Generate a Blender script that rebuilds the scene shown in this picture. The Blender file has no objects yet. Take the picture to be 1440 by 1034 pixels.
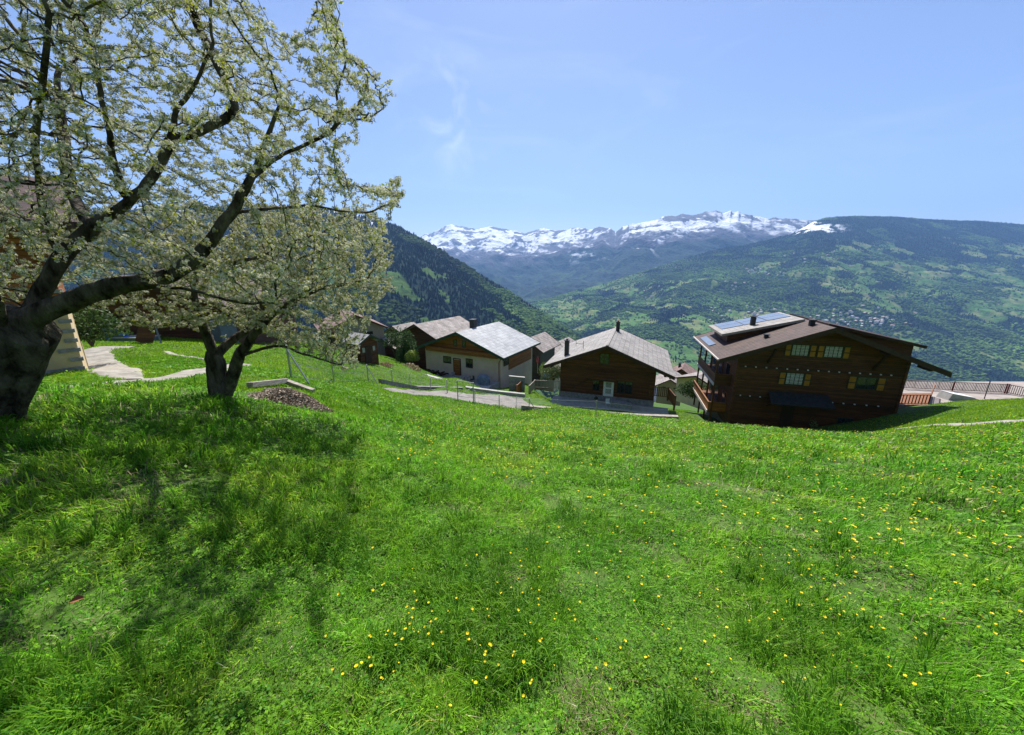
QUICK = False
import bpy, bmesh, math, random
import numpy as np
from mathutils import Vector, Matrix
from mathutils.bvhtree import BVHTree
random.seed(7); rng = np.random.default_rng(11)
R = math.radians
sc = bpy.context.scene
COL = sc.collection

# ---------------------------------------------------------------- camera
F_PX, PITCH = 520.0, R(15.0)
cam_d = bpy.data.cameras.new('camera'); cam = bpy.data.objects.new('camera', cam_d); COL.objects.link(cam)
cam.location = (0, 0, 0); cam.rotation_euler = (R(90) - PITCH, 0, 0)
cam_d.sensor_width = 36.0; cam_d.lens = F_PX / 1440 * 36.0
cam_d.clip_start = 0.05; cam_d.clip_end = 60000
sc.camera = cam
# ---------------------------------------------------------------- sky and sun
SUN_EL, SUN_AZ = R(56), R(2)          # azimuth measured from +Y towards +X
w = bpy.data.worlds.new('World'); sc.world = w; w.use_nodes = True
wt = w.node_tree; wt.nodes.clear()
wo = wt.nodes.new('ShaderNodeOutputWorld'); bg = wt.nodes.new('ShaderNodeBackground')
sky = wt.nodes.new('ShaderNodeTexSky'); sky.sky_type = 'NISHITA'; sky.sun_disc = False
sky.sun_elevation = SUN_EL; sky.sun_rotation = SUN_AZ
sky.altitude = 1300; sky.air_density = 1.0; sky.dust_density = 1.0; sky.ozone_density = 1.6
bg.inputs['Strength'].default_value = 0.088
# thin cirrus, part of the sky
tc = wt.nodes.new('ShaderNodeTexCoord'); mp = wt.nodes.new('ShaderNodeMapping')
mp.inputs['Scale'].default_value = (1.6, 1.0, 6.0); mp.inputs['Location'].default_value = (0.35, 0.1, 0.6)
nz = wt.nodes.new('ShaderNodeTexNoise'); nz.inputs['Scale'].default_value = 1.7; nz.inputs['Detail'].default_value = 7
nz.inputs['Roughness'].default_value = 0.6; nz.inputs['Distortion'].default_value = 0.9
rp = wt.nodes.new('ShaderNodeValToRGB'); rp.color_ramp.elements[0].position = 0.50; rp.color_ramp.elements[1].position = 0.85
rp.color_ramp.elements[1].color = (0.24, 0.24, 0.24, 1)
# one small wisp left of the middle
vd = wt.nodes.new('ShaderNodeVectorMath'); vd.operation = 'DISTANCE'
wd = Vector((-0.173, 1.141, 0.395)).normalized(); vd.inputs[1].default_value = wd
mr = wt.nodes.new('ShaderNodeMapRange'); mr.inputs[1].default_value = 0.0; mr.inputs[2].default_value = 0.14
mr.inputs[3].default_value = 1.0; mr.inputs[4].default_value = 0.0
nz2 = wt.nodes.new('ShaderNodeTexNoise'); nz2.inputs['Scale'].default_value = 9; nz2.inputs['Detail'].default_value = 6
nz2.inputs['Distortion'].default_value = 1.4
rp2 = wt.nodes.new('ShaderNodeValToRGB'); rp2.color_ramp.elements[0].position = 0.47; rp2.color_ramp.elements[1].position = 0.75
mu = wt.nodes.new('ShaderNodeMath'); mu.operation = 'MULTIPLY'
mu2 = wt.nodes.new('ShaderNodeMath'); mu2.operation = 'MULTIPLY'; mu2.inputs[1].default_value = 0.8
ad = wt.nodes.new('ShaderNodeMath'); ad.operation = 'ADD'; ad.use_clamp = True
mx = wt.nodes.new('ShaderNodeMixRGB'); mx.inputs[2].default_value = (6.2, 6.8, 7.8, 1)
L = wt.links.new
L(tc.outputs['Generated'], mp.inputs['Vector']); L(mp.outputs[0], nz.inputs['Vector']); L(nz.outputs['Fac'], rp.inputs[0])
L(tc.outputs['Generated'], vd.inputs[0]); L(vd.outputs['Value'], mr.inputs[0])
L(tc.outputs['Generated'], nz2.inputs['Vector']); L(nz2.outputs['Fac'], rp2.inputs[0])
L(mr.outputs[0], mu.inputs[0]); L(rp2.outputs[0], mu.inputs[1]); L(mu.outputs[0], mu2.inputs[0])
L(mu2.outputs[0], ad.inputs[0]); L(rp.outputs[0], ad.inputs[1])
L(ad.outputs[0], mx.inputs[0]); tn_ = wt.nodes.new('ShaderNodeMixRGB'); tn_.blend_type = 'MULTIPLY'; tn_.inputs[0].default_value = 1; tn_.inputs[2].default_value = (1.01, 0.94, 1.0, 1)
L(sky.outputs[0], tn_.inputs[1]); L(tn_.outputs[0], mx.inputs[1]); L(mx.outputs[0], bg.inputs[0]); L(bg.outputs[0], wo.inputs[0])
sd = bpy.data.lights.new('sun', 'SUN'); sd.energy = 5.0; sd.angle = R(0.53); sd.color = (1.0, 0.955, 0.88)
sun = bpy.data.objects.new('sun', sd); COL.objects.link(sun)
sdir = Vector((math.sin(SUN_AZ) * math.cos(SUN_EL), math.cos(SUN_AZ) * math.cos(SUN_EL), math.sin(SUN_EL)))
sun.rotation_euler = sdir.to_track_quat('Z', 'Y').to_euler(); sun.location = (0, 0, 60)
sc.view_settings.view_transform = 'Standard'; sc.view_settings.look = 'None'
sc.view_settings.exposure = 0.85; sc.view_settings.gamma = 1.0
sc.cycles.use_denoising = True; sc.cycles.max_bounces = 8; sc.cycles.volume_bounces = 0
sc.cycles.transparent_max_bounces = 6; sc.cycles.diffuse_bounces = 3; sc.cycles.transmission_bounces = 4

# ---------------------------------------------------------------- helpers
CP, SP = math.cos(PITCH), math.sin(PITCH)
def ts(px, py):
    v = (517 - py) / F_PX; den = CP + v * SP
    return ((px - 720) / F_PX) / den, (-SP + v * CP) / den
def P(px, py, Y):
    t, s = ts(px, py); return Vector((t * Y, Y, s * Y))
def to_px(X, Y, Z):
    d = Y * CP - Z * SP; d = np.where(d > 0.05, d, 1e9) if isinstance(d, np.ndarray) else d
    return 720 + F_PX * X / d, 517 - F_PX * (Y * SP + Z * CP) / d
def hsh(ix, iy, seed):
    h = (ix.astype(np.int64) * 374761393 + iy.astype(np.int64) * 668265263 + seed * 1442695041) & 0xffffffff
    h = ((h ^ (h >> 13)) * 1274126177) & 0xffffffff
    h = (h ^ (h >> 16)) & 0xffffffff
    return h / 4294967295.0
def vn(x, y, seed=0):
    x = np.asarray(x, float); y = np.asarray(y, float)
    ix = np.floor(x); iy = np.floor(y); fx = x - ix; fy = y - iy
    fx = fx * fx * fx * (fx * (fx * 6 - 15) + 10); fy = fy * fy * fy * (fy * (fy * 6 - 15) + 10)
    a = hsh(ix, iy, seed); b = hsh(ix + 1, iy, seed); c = hsh(ix, iy + 1, seed); d = hsh(ix + 1, iy + 1, seed)
    return (a + (b - a) * fx) * (1 - fy) + (c + (d - c) * fx) * fy
def fbm(x, y, o=5, seed=0, g=0.5):
    s = 0; a = 1; n = 0
    for k in range(o):
        s = s + a * (vn(x, y, seed + k * 7) * 2 - 1); n += a; a *= g
        x, y = x * 1.63 + y * 1.21 + 3.1, y * 1.63 - x * 1.21 + 7.7
    return s / n
def ridged(x, y, o=5, seed=0, g=0.55):
    s = 0; a = 1; n = 0
    for k in range(o):
        s = s + a * (1 - np.abs(vn(x, y, seed + k * 7) * 2 - 1) * 1.6); n += a; a *= g
        x, y = x * 1.63 + y * 1.21 + 3.1, y * 1.63 - x * 1.21 + 7.7
    return s / n
def sst(a, b, x):
    k = np.clip((x - a) / (b - a), 0, 1); return k * k * (3 - 2 * k)

def mesh_np(name, V, Fl, mats, parent=None, col=None, smooth=False, midx=None, nper=None):
    """Fl: (n,k) array of faces (k = 3 or 4), or flat list with nper"""
    me = bpy.data.meshes.new(name); V = np.ascontiguousarray(V, dtype=np.float32)
    me.vertices.add(len(V)); me.vertices.foreach_set('co', V.ravel())
    Fl = np.ascontiguousarray(Fl, dtype=np.int32); n, k = Fl.shape
    me.loops.add(n * k); me.loops.foreach_set('vertex_index', Fl.ravel())
    me.polygons.add(n); me.polygons.foreach_set('loop_start', np.arange(0, n * k, k, dtype=np.int32))
    if midx is not None: me.polygons.foreach_set('material_index', np.ascontiguousarray(midx, dtype=np.int32))
    me.update(calc_edges=True)
    me.polygons.foreach_set('use_smooth', np.full(n, smooth, dtype=bool))
    if col is not None:
        a = me.color_attributes.new('col', 'FLOAT_COLOR', 'POINT')
        c = np.ones((len(V), 4), dtype=np.float32); c[:, :col.shape[1]] = col; a.data.foreach_set('color', c.ravel())
    for m in (mats if isinstance(mats, (list, tuple)) else [mats]): me.materials.append(m)
    o = bpy.data.objects.new(name, me); COL.objects.link(o)
    if parent: o.parent = parent
    return o
def grid_faces(nr, nc):
    i = np.arange(nr - 1)[:, None] * nc + np.arange(nc - 1)[None, :]
    return np.stack([i, i + 1, i + nc + 1, i + nc], -1).reshape(-1, 4)

def tag(o, label=None, cat=None, group=None, kind=None):
    if label: o['label'] = label
    if cat: o['category'] = cat
    if group: o['group'] = group
    if kind: o['kind'] = kind
    return o
def empty(name, loc, rz=0.0):
    o = bpy.data.objects.new(name, None); COL.objects.link(o); o.location = loc; o.rotation_euler = (0, 0, rz)
    o.empty_display_size = 0.3; return o

class MB:
    def __init__(s): s.v = []; s.f = []; s.m = []
    def add(s, vs, fs, mi=0):
        b = len(s.v); s.v += [tuple(v) for v in vs]; s.f += [tuple(b + i for i in f) for f in fs]; s.m += [mi] * len(fs)
    def box(s, x0, x1, y0, y1, z0, z1, mi=0):
        s.add([(x0,y0,z0),(x1,y0,z0),(x1,y1,z0),(x0,y1,z0),(x0,y0,z1),(x1,y0,z1),(x1,y1,z1),(x0,y1,z1)],
              [(0,3,2,1),(4,5,6,7),(0,1,5,4),(1,2,6,5),(2,3,7,6),(3,0,4,7)], mi); return s
    def bar(s, a, b, w, h=None, mi=0, up=(0,0,1)):
        a = Vector(a); b = Vector(b); h = h or w; d = (b - a).normalized(); u = Vector(up)
        if abs(d.dot(u)) > 0.99: u = Vector((0, 1, 0))
        x = d.cross(u).normalized() * w / 2; y = x.cross(d).normalized() * h / 2
        s.add([a-x-y, a+x-y, a+x+y, a-x+y, b-x-y, b+x-y, b+x+y, b-x+y],
              [(0,1,2,3),(4,7,6,5),(0,4,5,1),(1,5,6,2),(2,6,7,3),(3,7,4,0)], mi); return s
    def prism(s, prof, y0, y1, mi=0):
        """prof: (x,z) outline, extruded along y"""
        n = len(prof); vs = [(x, y0, z) for x, z in prof] + [(x, y1, z) for x, z in prof]
        s.add(vs, [tuple(range(n)), tuple(range(2*n-1, n-1, -1))] + [(i, i+n, (i+1) % n + n, (i+1) % n) for i in range(n)], mi); return s
    def tube(s, pts, rad, n=8, mi=0, cap=True):
        pts = [Vector(p) for p in pts]; rad = rad if isinstance(rad, (list, tuple)) else [rad] * len(pts)
        rings = []; prev = None
        for i, p in enumerate(pts):
            d = (pts[min(i+1, len(pts)-1)] - pts[max(i-1, 0)]).normalized()
            u = prev if prev is not None else (Vector((1,0,0)) if abs(d.x) < 0.9 else Vector((0,1,0)))
            x = (u - d * u.dot(d)).normalized(); prev = x; y = d.cross(x)
            rings.append([p + (x * math.cos(2*math.pi*k/n) + y * math.sin(2*math.pi*k/n)) * rad[i] for k in range(n)])
        vs = [v for r in rings for v in r]; fs = []
        for i in range(len(pts) - 1):
            for k in range(n): fs.append((i*n+k, i*n+(k+1) % n, (i+1)*n+(k+1) % n, (i+1)*n+k))
        if cap: fs += [tuple(range(n-1, -1, -1)), tuple(range((len(pts)-1)*n, len(pts)*n))]
        s.add(vs, fs, mi); return s
    def build(s, name, mats, parent=None, bevel=0, smooth=False):
        me = bpy.data.meshes.new(name); me.from_pydata(s.v, [], s.f)
        for m in (mats if isinstance(mats, (list, tuple)) else [mats]): me.materials.append(m)
        me.polygons.foreach_set('material_index', s.m); me.polygons.foreach_set('use_smooth', [smooth] * len(s.f)); me.update()
        bm = bmesh.new(); bm.from_mesh(me); bmesh.ops.recalc_face_normals(bm, faces=bm.faces); bm.to_mesh(me); bm.free()
        o = bpy.data.objects.new(name, me); COL.objects.link(o)
        if parent: o.parent = parent
        if bevel:
            b = o.modifiers.new('bevel', 'BEVEL'); b.width = bevel; b.segments = 1; b.limit_method = 'ANGLE'
        return o

# ---------------------------------------------------------------- materials
def mat(name, c1, c2=None, scale=3.0, rough=0.7, bump=0.0, bscale=None, stretch=(1,1,1), spec=0.3, metal=0.0,
        lines=None, brick=None, detail=6, trans=0.0, vcol=False, jit=0.0):
    """lines = (axis, spacing m, dark factor, bump): board joints; brick = (u, v, row h, width, mortar colour factor)"""
    m = bpy.data.materials.new(name); m.use_nodes = True; nt = m.node_tree; N = nt.nodes.new; l = nt.links.new
    b = nt.nodes['Principled BSDF']; out = nt.nodes['Material Output']
    b.inputs['Roughness'].default_value = rough; b.inputs['Metallic'].default_value = metal
    b.inputs['Specular IOR Level'].default_value = spec
    tc = N('ShaderNodeTexCoord'); mp = N('ShaderNodeMapping'); mp.inputs['Scale'].default_value = stretch
    l(tc.outputs['Object'], mp.inputs['Vector'])
    n1 = N('ShaderNodeTexNoise'); n1.inputs['Scale'].default_value = scale; n1.inputs['Detail'].default_value = detail
    n1.inputs['Roughness'].default_value = 0.62; l(mp.outputs[0], n1.inputs['Vector'])
    rp = N('ShaderNodeValToRGB'); rp.color_ramp.elements[0].position = 0.36; rp.color_ramp.elements[1].position = 0.64
    c2 = c2 or c1
    rp.color_ramp.elements[0].color = (*c1, 1); rp.color_ramp.elements[1].color = (*c2, 1)
    l(n1.outputs['Fac'], rp.inputs[0]); cur = rp.outputs[0]; bumpin = n1.outputs['Fac']
    if vcol:
        va = N('ShaderNodeVertexColor'); va.layer_name = 'col'
        mm = N('ShaderNodeMixRGB'); mm.blend_type = 'MULTIPLY'; mm.inputs[0].default_value = 1
        l(va.outputs[0], mm.inputs[1]); l(cur, mm.inputs[2]); cur = mm.outputs[0]
    if lines:
        ax, sp, dk, bp = lines
        sx = N('ShaderNodeSeparateXYZ'); l(tc.outputs['Object'], sx.inputs[0])
        dv = N('ShaderNodeMath'); dv.operation = 'DIVIDE'; dv.inputs[1].default_value = sp; l(sx.outputs[ax], dv.inputs[0])
        fr = N('ShaderNodeMath'); fr.operation = 'FRACT'; l(dv.outputs[0], fr.inputs[0])
        pr = N('ShaderNodeMath'); pr.operation = 'PINGPONG'; pr.inputs[1].default_value = 0.5; l(fr.outputs[0], pr.inputs[0])
        g = N('ShaderNodeMapRange'); g.inputs[1].default_value = 0.0; g.inputs[2].default_value = 0.09; l(pr.outputs[0], g.inputs[0])
        # board to board tone
        fl = N('ShaderNodeMath'); fl.operation = 'FLOOR'; l(dv.outputs[0], fl.inputs[0])
        wn = N('ShaderNodeTexWhiteNoise'); wn.noise_dimensions = '1D'; l(fl.outputs[0], wn.inputs['W'])
        tn = N('ShaderNodeMapRange'); tn.inputs[3].default_value = 0.68; tn.inputs[4].default_value = 1.25; l(wn.outputs['Value'], tn.inputs[0])
        gm = N('ShaderNodeMapRange'); gm.inputs[3].default_value = dk; gm.inputs[4].default_value = 1.0; l(g.outputs[0], gm.inputs[0])
        mlt = N('ShaderNodeMath'); mlt.operation = 'MULTIPLY'; l(tn.outputs[0], mlt.inputs[0]); l(gm.outputs[0], mlt.inputs[1])
        vm = N('ShaderNodeVectorMath'); vm.operation = 'SCALE'; l(cur, vm.inputs[0]); l(mlt.outputs[0], vm.inputs['Scale']); cur = vm.outputs[0]
        ba = N('ShaderNodeMath'); ba.operation = 'MULTIPLY_ADD'; ba.inputs[1].default_value = bp; l(g.outputs[0], ba.inputs[0]); l(bumpin, ba.inputs[2]); bumpin = ba.outputs[0]
    if brick:
        iu, iv, rh, bw, mf = brick
        sx = N('ShaderNodeSeparateXYZ'); l(tc.outputs['Object'], sx.inputs[0])
        cb = N('ShaderNodeCombineXYZ'); l(sx.outputs[iu], cb.inputs[0]); l(sx.outputs[iv], cb.inputs[1])
        bk = N('ShaderNodeTexBrick'); bk.inputs['Scale'].default_value = 1; bk.inputs['Brick Width'].default_value = bw
        bk.inputs['Row Height'].default_value = rh; bk.inputs['Mortar Size'].default_value = 0.022; bk.inputs['Mortar Smooth'].default_value = 0.3
        bk.inputs['Color1'].default_value = (0.78, 0.78, 0.78, 1); bk.inputs['Color2'].default_value = (1.12, 1.12, 1.12, 1)
        bk.inputs['Mortar'].default_value = (mf, mf, mf, 1); l(cb.outputs[0], bk.inputs['Vector'])
        mm = N('ShaderNodeMixRGB'); mm.blend_type = 'MULTIPLY'; mm.inputs[0].default_value = 1
        l(cur, mm.inputs[1]); l(bk.outputs['Color'], mm.inputs[2]); cur = mm.outputs[0]
        ba = N('ShaderNodeMath'); ba.operation = 'MULTIPLY_ADD'; ba.inputs[1].default_value = -0.8; l(bk.outputs['Fac'], ba.inputs[0]); l(bumpin, ba.inputs[2]); bumpin = ba.outputs[0]
    l(cur, b.inputs['Base Color'])
    if bump:
        if bscale:
            n2 = N('ShaderNodeTexNoise'); n2.inputs['Scale'].default_value = bscale; n2.inputs['Detail'].default_value = 5
            l(mp.outputs[0], n2.inputs['Vector'])
            ba = N('ShaderNodeMath'); ba.operation = 'ADD'; l(n2.outputs['Fac'], ba.inputs[0]); l(bumpin, ba.inputs[1]); bumpin = ba.outputs[0]
        bp_ = N('ShaderNodeBump'); bp_.inputs['Strength'].default_value = 1.0; bp_.inputs['Distance'].default_value = bump
        l(bumpin, bp_.inputs['Height']); l(bp_.outputs[0], b.inputs['Normal'])
    if trans:
        tr = N('ShaderNodeBsdfTranslucent'); l(cur, tr.inputs[0]); ms = N('ShaderNodeMixShader'); ms.inputs[0].default_value = trans
        l(b.outputs[0], ms.inputs[1]); l(tr.outputs[0], ms.inputs[2]); l(ms.outputs[0], out.inputs[0])
    return m
M = {}
M['ground'] = mat('meadow_soil', (0.03,0.075,0.008), (0.075,0.14,0.018), 1.7, 0.95, 0.03, 14)
M['hill'] = mat('hillside', (0.72,0.72,0.72), (1.25,1.25,1.25), 0.02, 0.95, 6.0, 0.06, vcol=True, spec=0.05)
M['mountain'] = mat('rock_and_snow', (0.85,0.85,0.87), (1.1,1.1,1.1), 0.006, 0.9, 30.0, 0.02, vcol=True, spec=0.1)
M['gravel'] = mat('pale_gravel', (0.20,0.185,0.155), (0.36,0.335,0.29), 2.2, 0.95, 0.01, 60)
M['asphalt'] = mat('worn_grey_gravel_road', (0.15,0.14,0.13), (0.25,0.23,0.21), 1.3, 0.9, 0.008, 40)
M['concrete'] = mat('concrete', (0.30,0.29,0.27), (0.42,0.41,0.38), 2.0, 0.85, 0.006, 30)
M['patio'] = mat('pinkish_patio', (0.26,0.215,0.19), (0.35,0.31,0.285), 0.6, 0.85, 0.004, 20)
M['darkwood'] = mat('dark_brown_larch', (0.066,0.023,0.007), (0.135,0.049,0.014), 2.0, 0.6, 0.012, 25, (0.6,0.6,5), lines=(2,0.19,0.35,0.8))
M['midwood'] = mat('brown_larch', (0.080,0.029,0.008), (0.155,0.056,0.015), 2.0, 0.6, 0.012, 25, (0.6,0.6,5), lines=(2,0.17,0.35,0.8))
M['orangewood'] = mat('orange_pine', (0.20,0.066,0.014), (0.34,0.125,0.028), 2.0, 0.55, 0.01, 25, (0.6,0.6,5), lines=(2,0.15,0.4,0.8))
M['beam'] = mat('dark_beam', (0.030,0.016,0.009), (0.055,0.028,0.014), 3.0, 0.6, 0.01, 30)
M['orangebeam'] = mat('orange_beam', (0.17,0.065,0.02), (0.28,0.11,0.032), 3.0, 0.5, 0.008, 30)
M['palebeam'] = mat('pale_fascia', (0.45,0.40,0.35), (0.6,0.55,0.5), 3.0, 0.5)
M['cream'] = mat('cream_plaster', (0.52,0.41,0.33), (0.62,0.49,0.40), 0.9, 0.9, 0.004, 40)
M['tan'] = mat('tan_plaster', (0.50,0.38,0.20), (0.60,0.47,0.27), 1.1, 0.9, 0.006, 30)
M['stone'] = mat('grey_stone', (0.16,0.16,0.16), (0.30,0.29,0.28), 3.5, 0.9, 0.02, 14)
M['slate'] = mat('brown_roof_slates', (0.048,0.025,0.018), (0.085,0.047,0.036), 0.9, 0.62, 0.010, 12, brick=(1,0,0.32,0.45,0.5), spec=0.25)
M['greyroof'] = mat('grey_brown_roof_sheets', (0.235,0.215,0.195), (0.34,0.315,0.29), 0.7, 0.6, 0.010, 12, brick=(1,0,0.55,0.32,0.45), spec=0.25)
M['paleroof'] = mat('pale_grey_roof_slates', (0.27,0.28,0.29), (0.37,0.38,0.39), 0.5, 0.5, 0.008, 12, brick=(1,0,0.55,0.55,0.45), spec=0.3)
M['oldroof'] = mat('weathered_roof', (0.20,0.175,0.16), (0.36,0.32,0.30), 0.8, 0.8, 0.012, 10, brick=(1,0,0.35,0.5,0.5))
M['redroof'] = mat('brown_red_roof', (0.16,0.10,0.085), (0.25,0.17,0.15), 0.8, 0.8, 0.012, 10, brick=(1,0,0.35,0.5,0.5))
M['metal'] = mat('galvanised_steel', (0.32,0.33,0.34), (0.45,0.46,0.47), 4, 0.45, 0.0, metal=0.7)
M['darkmetal'] = mat('black_metal', (0.018,0.018,0.02), (0.04,0.04,0.042), 4, 0.5)
M['greenpaint'] = mat('dark_green_paint', (0.012,0.035,0.022), (0.02,0.055,0.035), 3, 0.5)
M['shuttergreen'] = mat('dark_shutter_paint', (0.020,0.028,0.016), (0.032,0.042,0.022), 3, 0.5)
M['amber'] = mat('amber_shutter_panel', (0.27,0.115,0.012), (0.40,0.18,0.022), 4, 0.45)
M['redpaint'] = mat('red_paint', (0.15,0.02,0.02), (0.22,0.035,0.03), 4, 0.5)
M['white'] = mat('white_paint', (0.62,0.63,0.62), (0.75,0.75,0.73), 3, 0.5)
M['curtain'] = mat('white_lace_curtain', (0.22,0.23,0.20), (0.42,0.43,0.38), 9, 0.9)
M['glass'] = mat('window_glass', (0.012,0.015,0.018), (0.03,0.035,0.04), 2, 0.06, spec=0.8)
M['solar'] = mat('solar_glass', (0.13,0.16,0.20), (0.18,0.21,0.26), 0.4, 0.2, spec=0.8)
M['blueplastic'] = mat('blue_plastic', (0.03,0.12,0.50), (0.05,0.17,0.62), 3, 0.4)
M['tarp'] = mat('grey_blue_tarpaulin', (0.10,0.13,0.19), (0.20,0.24,0.32), 3, 0.6, 0.02, 5)
M['greytarp'] = mat('grey_cover', (0.20,0.20,0.20), (0.33,0.33,0.32), 3, 0.7, 0.02, 5)
M['greyblue'] = mat('grey_blue_panel', (0.10,0.13,0.15), (0.14,0.18,0.20), 2, 0.5)
M['bark'] = mat('cherry_bark', (0.020,0.016,0.013), (0.16,0.14,0.115), 7, 0.95, 0.05, 24, (1,1,.3), spec=0.1)
M['greywood'] = mat('weathered_plank', (0.22,0.19,0.155), (0.38,0.34,0.29), 4, 0.9, 0.006, 30, (1,1,6))
M['grass'] = mat('grass_blades', (0.85,0.85,0.85), (1.15,1.15,1.15), 2.0, 0.5, vcol=True, trans=0.48, spec=0.16)
M['leafbloom'] = mat('cherry_leaves_and_blossom', (0.85,0.85,0.85), (1.15,1.15,1.15), 12, 0.55, vcol=True, trans=0.33, spec=0.15)
M['treestuff'] = mat('far_trees', (0.7,0.7,0.7), (1.3,1.3,1.3), 0.2, 0.95, vcol=True, spec=0.05)
M['shrub'] = mat('shrub_leaves', (0.7,0.7,0.7), (1.3,1.3,1.3), 3, 0.6, vcol=True, trans=0.3)
M['mulch'] = mat('mulch', (0.13,0.105,0.085), (0.40,0.34,0.28), 9, 0.95, 0.04, 20)
M['yellow'] = mat('yellow_petals', (0.80,0.62,0.010), (0.88,0.72,0.015), 20, 0.5, trans=0.25)
M['stem'] = mat('flower_stem', (0.06,0.14,0.02), (0.09,0.2,0.03), 20, 0.5)

# ================================================================ near ground
CPT = [  # px, py, depth Y  -> ground control points
 (15,600,4.5),(312,563,7.0),(480,545,18),(560,556,23),(640,567,27),(700,575,28),(950,592,25.5),(735,577,29),(820,577,26),
 (410,534,13),(350,520,16),(200,530,11),(100,538,9.4),(120,523,11),(150,490,20),(300,480,26),(240,505,17),(450,500,30),
 (515,511,34),(470,490,50),(590,517,46),(640,531,40),(590,552,30),(655,549,34.5),(738,558,37),(700,554,36),(765,562,37),
 (1080,603,22),(1200,612,20),(1270,614,18),(1310,606,19),(1440,588,17),(1400,570,24),(1380,563,30),(1270,590,30),
 (1600,560,20),(400,570,8.0),(560,600,10.5),(720,600,14.5),(900,620,12.5),(1100,640,9.6),(1300,640,9.0),
 (-200,560,9),(-100,540,14),(60,480,22)]
pts = []
for a in CPT:
    p = P(*a); pts.append((p.x, p.y, p.z))
pts += [(0,0,-1.6),(0,1,-1.93),(0,3,-2.62),(-3,0,-1.35),(3,0,-1.7),(-3,3,-1.95),(3,3,-2.62),(0,-6,0.3),(-8,-4,0.4),(8,-4,-0.5),(-14,2,-0.9),(14,2,-2.2),
 (0,-30,7),(-30,-20,6),(30,-20,4),(-40,15,-1.5),(40,5,-3),(60,30,-12.5),(-60,50,-9),
 (24,37,-16.2),(29,35,-15.6),(36,33,-13.2),(20,34,-15.4),(23,31,-14.6),(30,29,-13.6),(26,50,-20),(16.5,36.5,-15.3),(4,41,-15.3),(10,39,-15.3),(14,55,-20),(22,43,-17.5),
 (48,38,-14.3),(60,38,-14.3),(44,44,-18),(0,60,-19.5),(-12,58,-17),(-20,80,-21),(0,90,-31),(30,90,-36),(60,80,-34),(-50,90,-22),
 (2,50,-15.8),(-7,45.5,-14.2),(-12,48.5,-14.1),(-3,42.8,-14.2),
 (0,160,-64),(90,140,-64),(-90,150,-50),(0,300,-128),(200,280,-128),(-200,280,-110),(0,-80,20),(90,-60,12),(-90,-60,20)]
pts = np.array(pts)
def base_h(x, y): return -(1.6 + 0.33 * np.where(y > 0, y, y * 0.75))
def wr(x, y): return np.stack([np.arcsinh(x / 7.0), np.arcsinh(y / 7.0)], -1)
def tps(d2): return np.where(d2 > 1e-12, 0.5 * d2 * np.log(np.maximum(d2, 1e-12)), 0)
_c = wr(pts[:, 0], pts[:, 1]); _r = pts[:, 2] - base_h(pts[:, 0], pts[:, 1]); _n = len(_c)
_K = tps(((_c[:, None] - _c[None]) ** 2).sum(-1)) + np.eye(_n) * 0.004
_Pm = np.hstack([np.ones((_n, 1)), _c]); _A = np.block([[_K, _Pm], [_Pm.T, np.zeros((3, 3))]])
_sol = np.linalg.solve(_A, np.concatenate([_r, np.zeros(3)]))
def H(x, y):
    x = np.atleast_1d(np.asarray(x, float)).ravel(); y = np.atleast_1d(np.asarray(y, float)).ravel()
    out = np.empty(len(x))
    for i in range(0, len(x), 40000):
        xx, yy = x[i:i+40000], y[i:i+40000]; q = wr(xx, yy)
        k = tps(((q[:, None] - _c[None]) ** 2).sum(-1)) @ _sol[:_n] + _sol[_n] + q @ _sol[_n+1:]
        r = np.hypot(xx, yy); k = k * (1 - sst(230, 420, r))
        out[i:i+40000] = base_h(xx, yy) + k
    r = np.hypot(x, y)
    out += fbm(x * 0.45, y * 0.45, 3, 5) * 0.10 * sst(0.8, 4, r) + fbm(x * 2.1, y * 2.1, 2, 9) * 0.025
    far = sst(260, 700, r)
    out = out * (1 - far) + far * (-128 - 0.42 * (y - 300) * (y > 300) - 20)
    return np.maximum(out, -1000 + 0 * x)
def h1(x, y): return float(H(x, y)[0])
def gpt(px, py, y0=0.5, y1=120):
    t, s = ts(px, py); Y = np.geomspace(y0, y1, 1500); z = H(t * Y, Y)
    k = np.argmax(s * Y < z) if (s * Y < z).any() else len(Y) - 1
    return Vector((t * Y[k], Y[k], z[k]))
nr_, na_ = 420, 420
rr = np.concatenate([[0.05], np.geomspace(0.4, 2600, nr_ - 1)])
an = np.concatenate([np.linspace(-math.pi, -1.45, 40, endpoint=False), np.linspace(-1.45, 1.45, na_ - 80), np.linspace(1.45, math.pi, 41)[1:]])
RR, AA = np.meshgrid(rr, an, indexing='ij'); GX = RR * np.sin(AA); GY = RR * np.cos(AA)
GX, GY = GX.ravel(), GY.ravel(); GZ = H(GX, GY)
ground = mesh_np('ground', np.stack([GX, GY, GZ], -1), grid_faces(nr_, len(an))[:, ::-1], M['ground'], smooth=True)
tag(ground, kind='structure')

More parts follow.
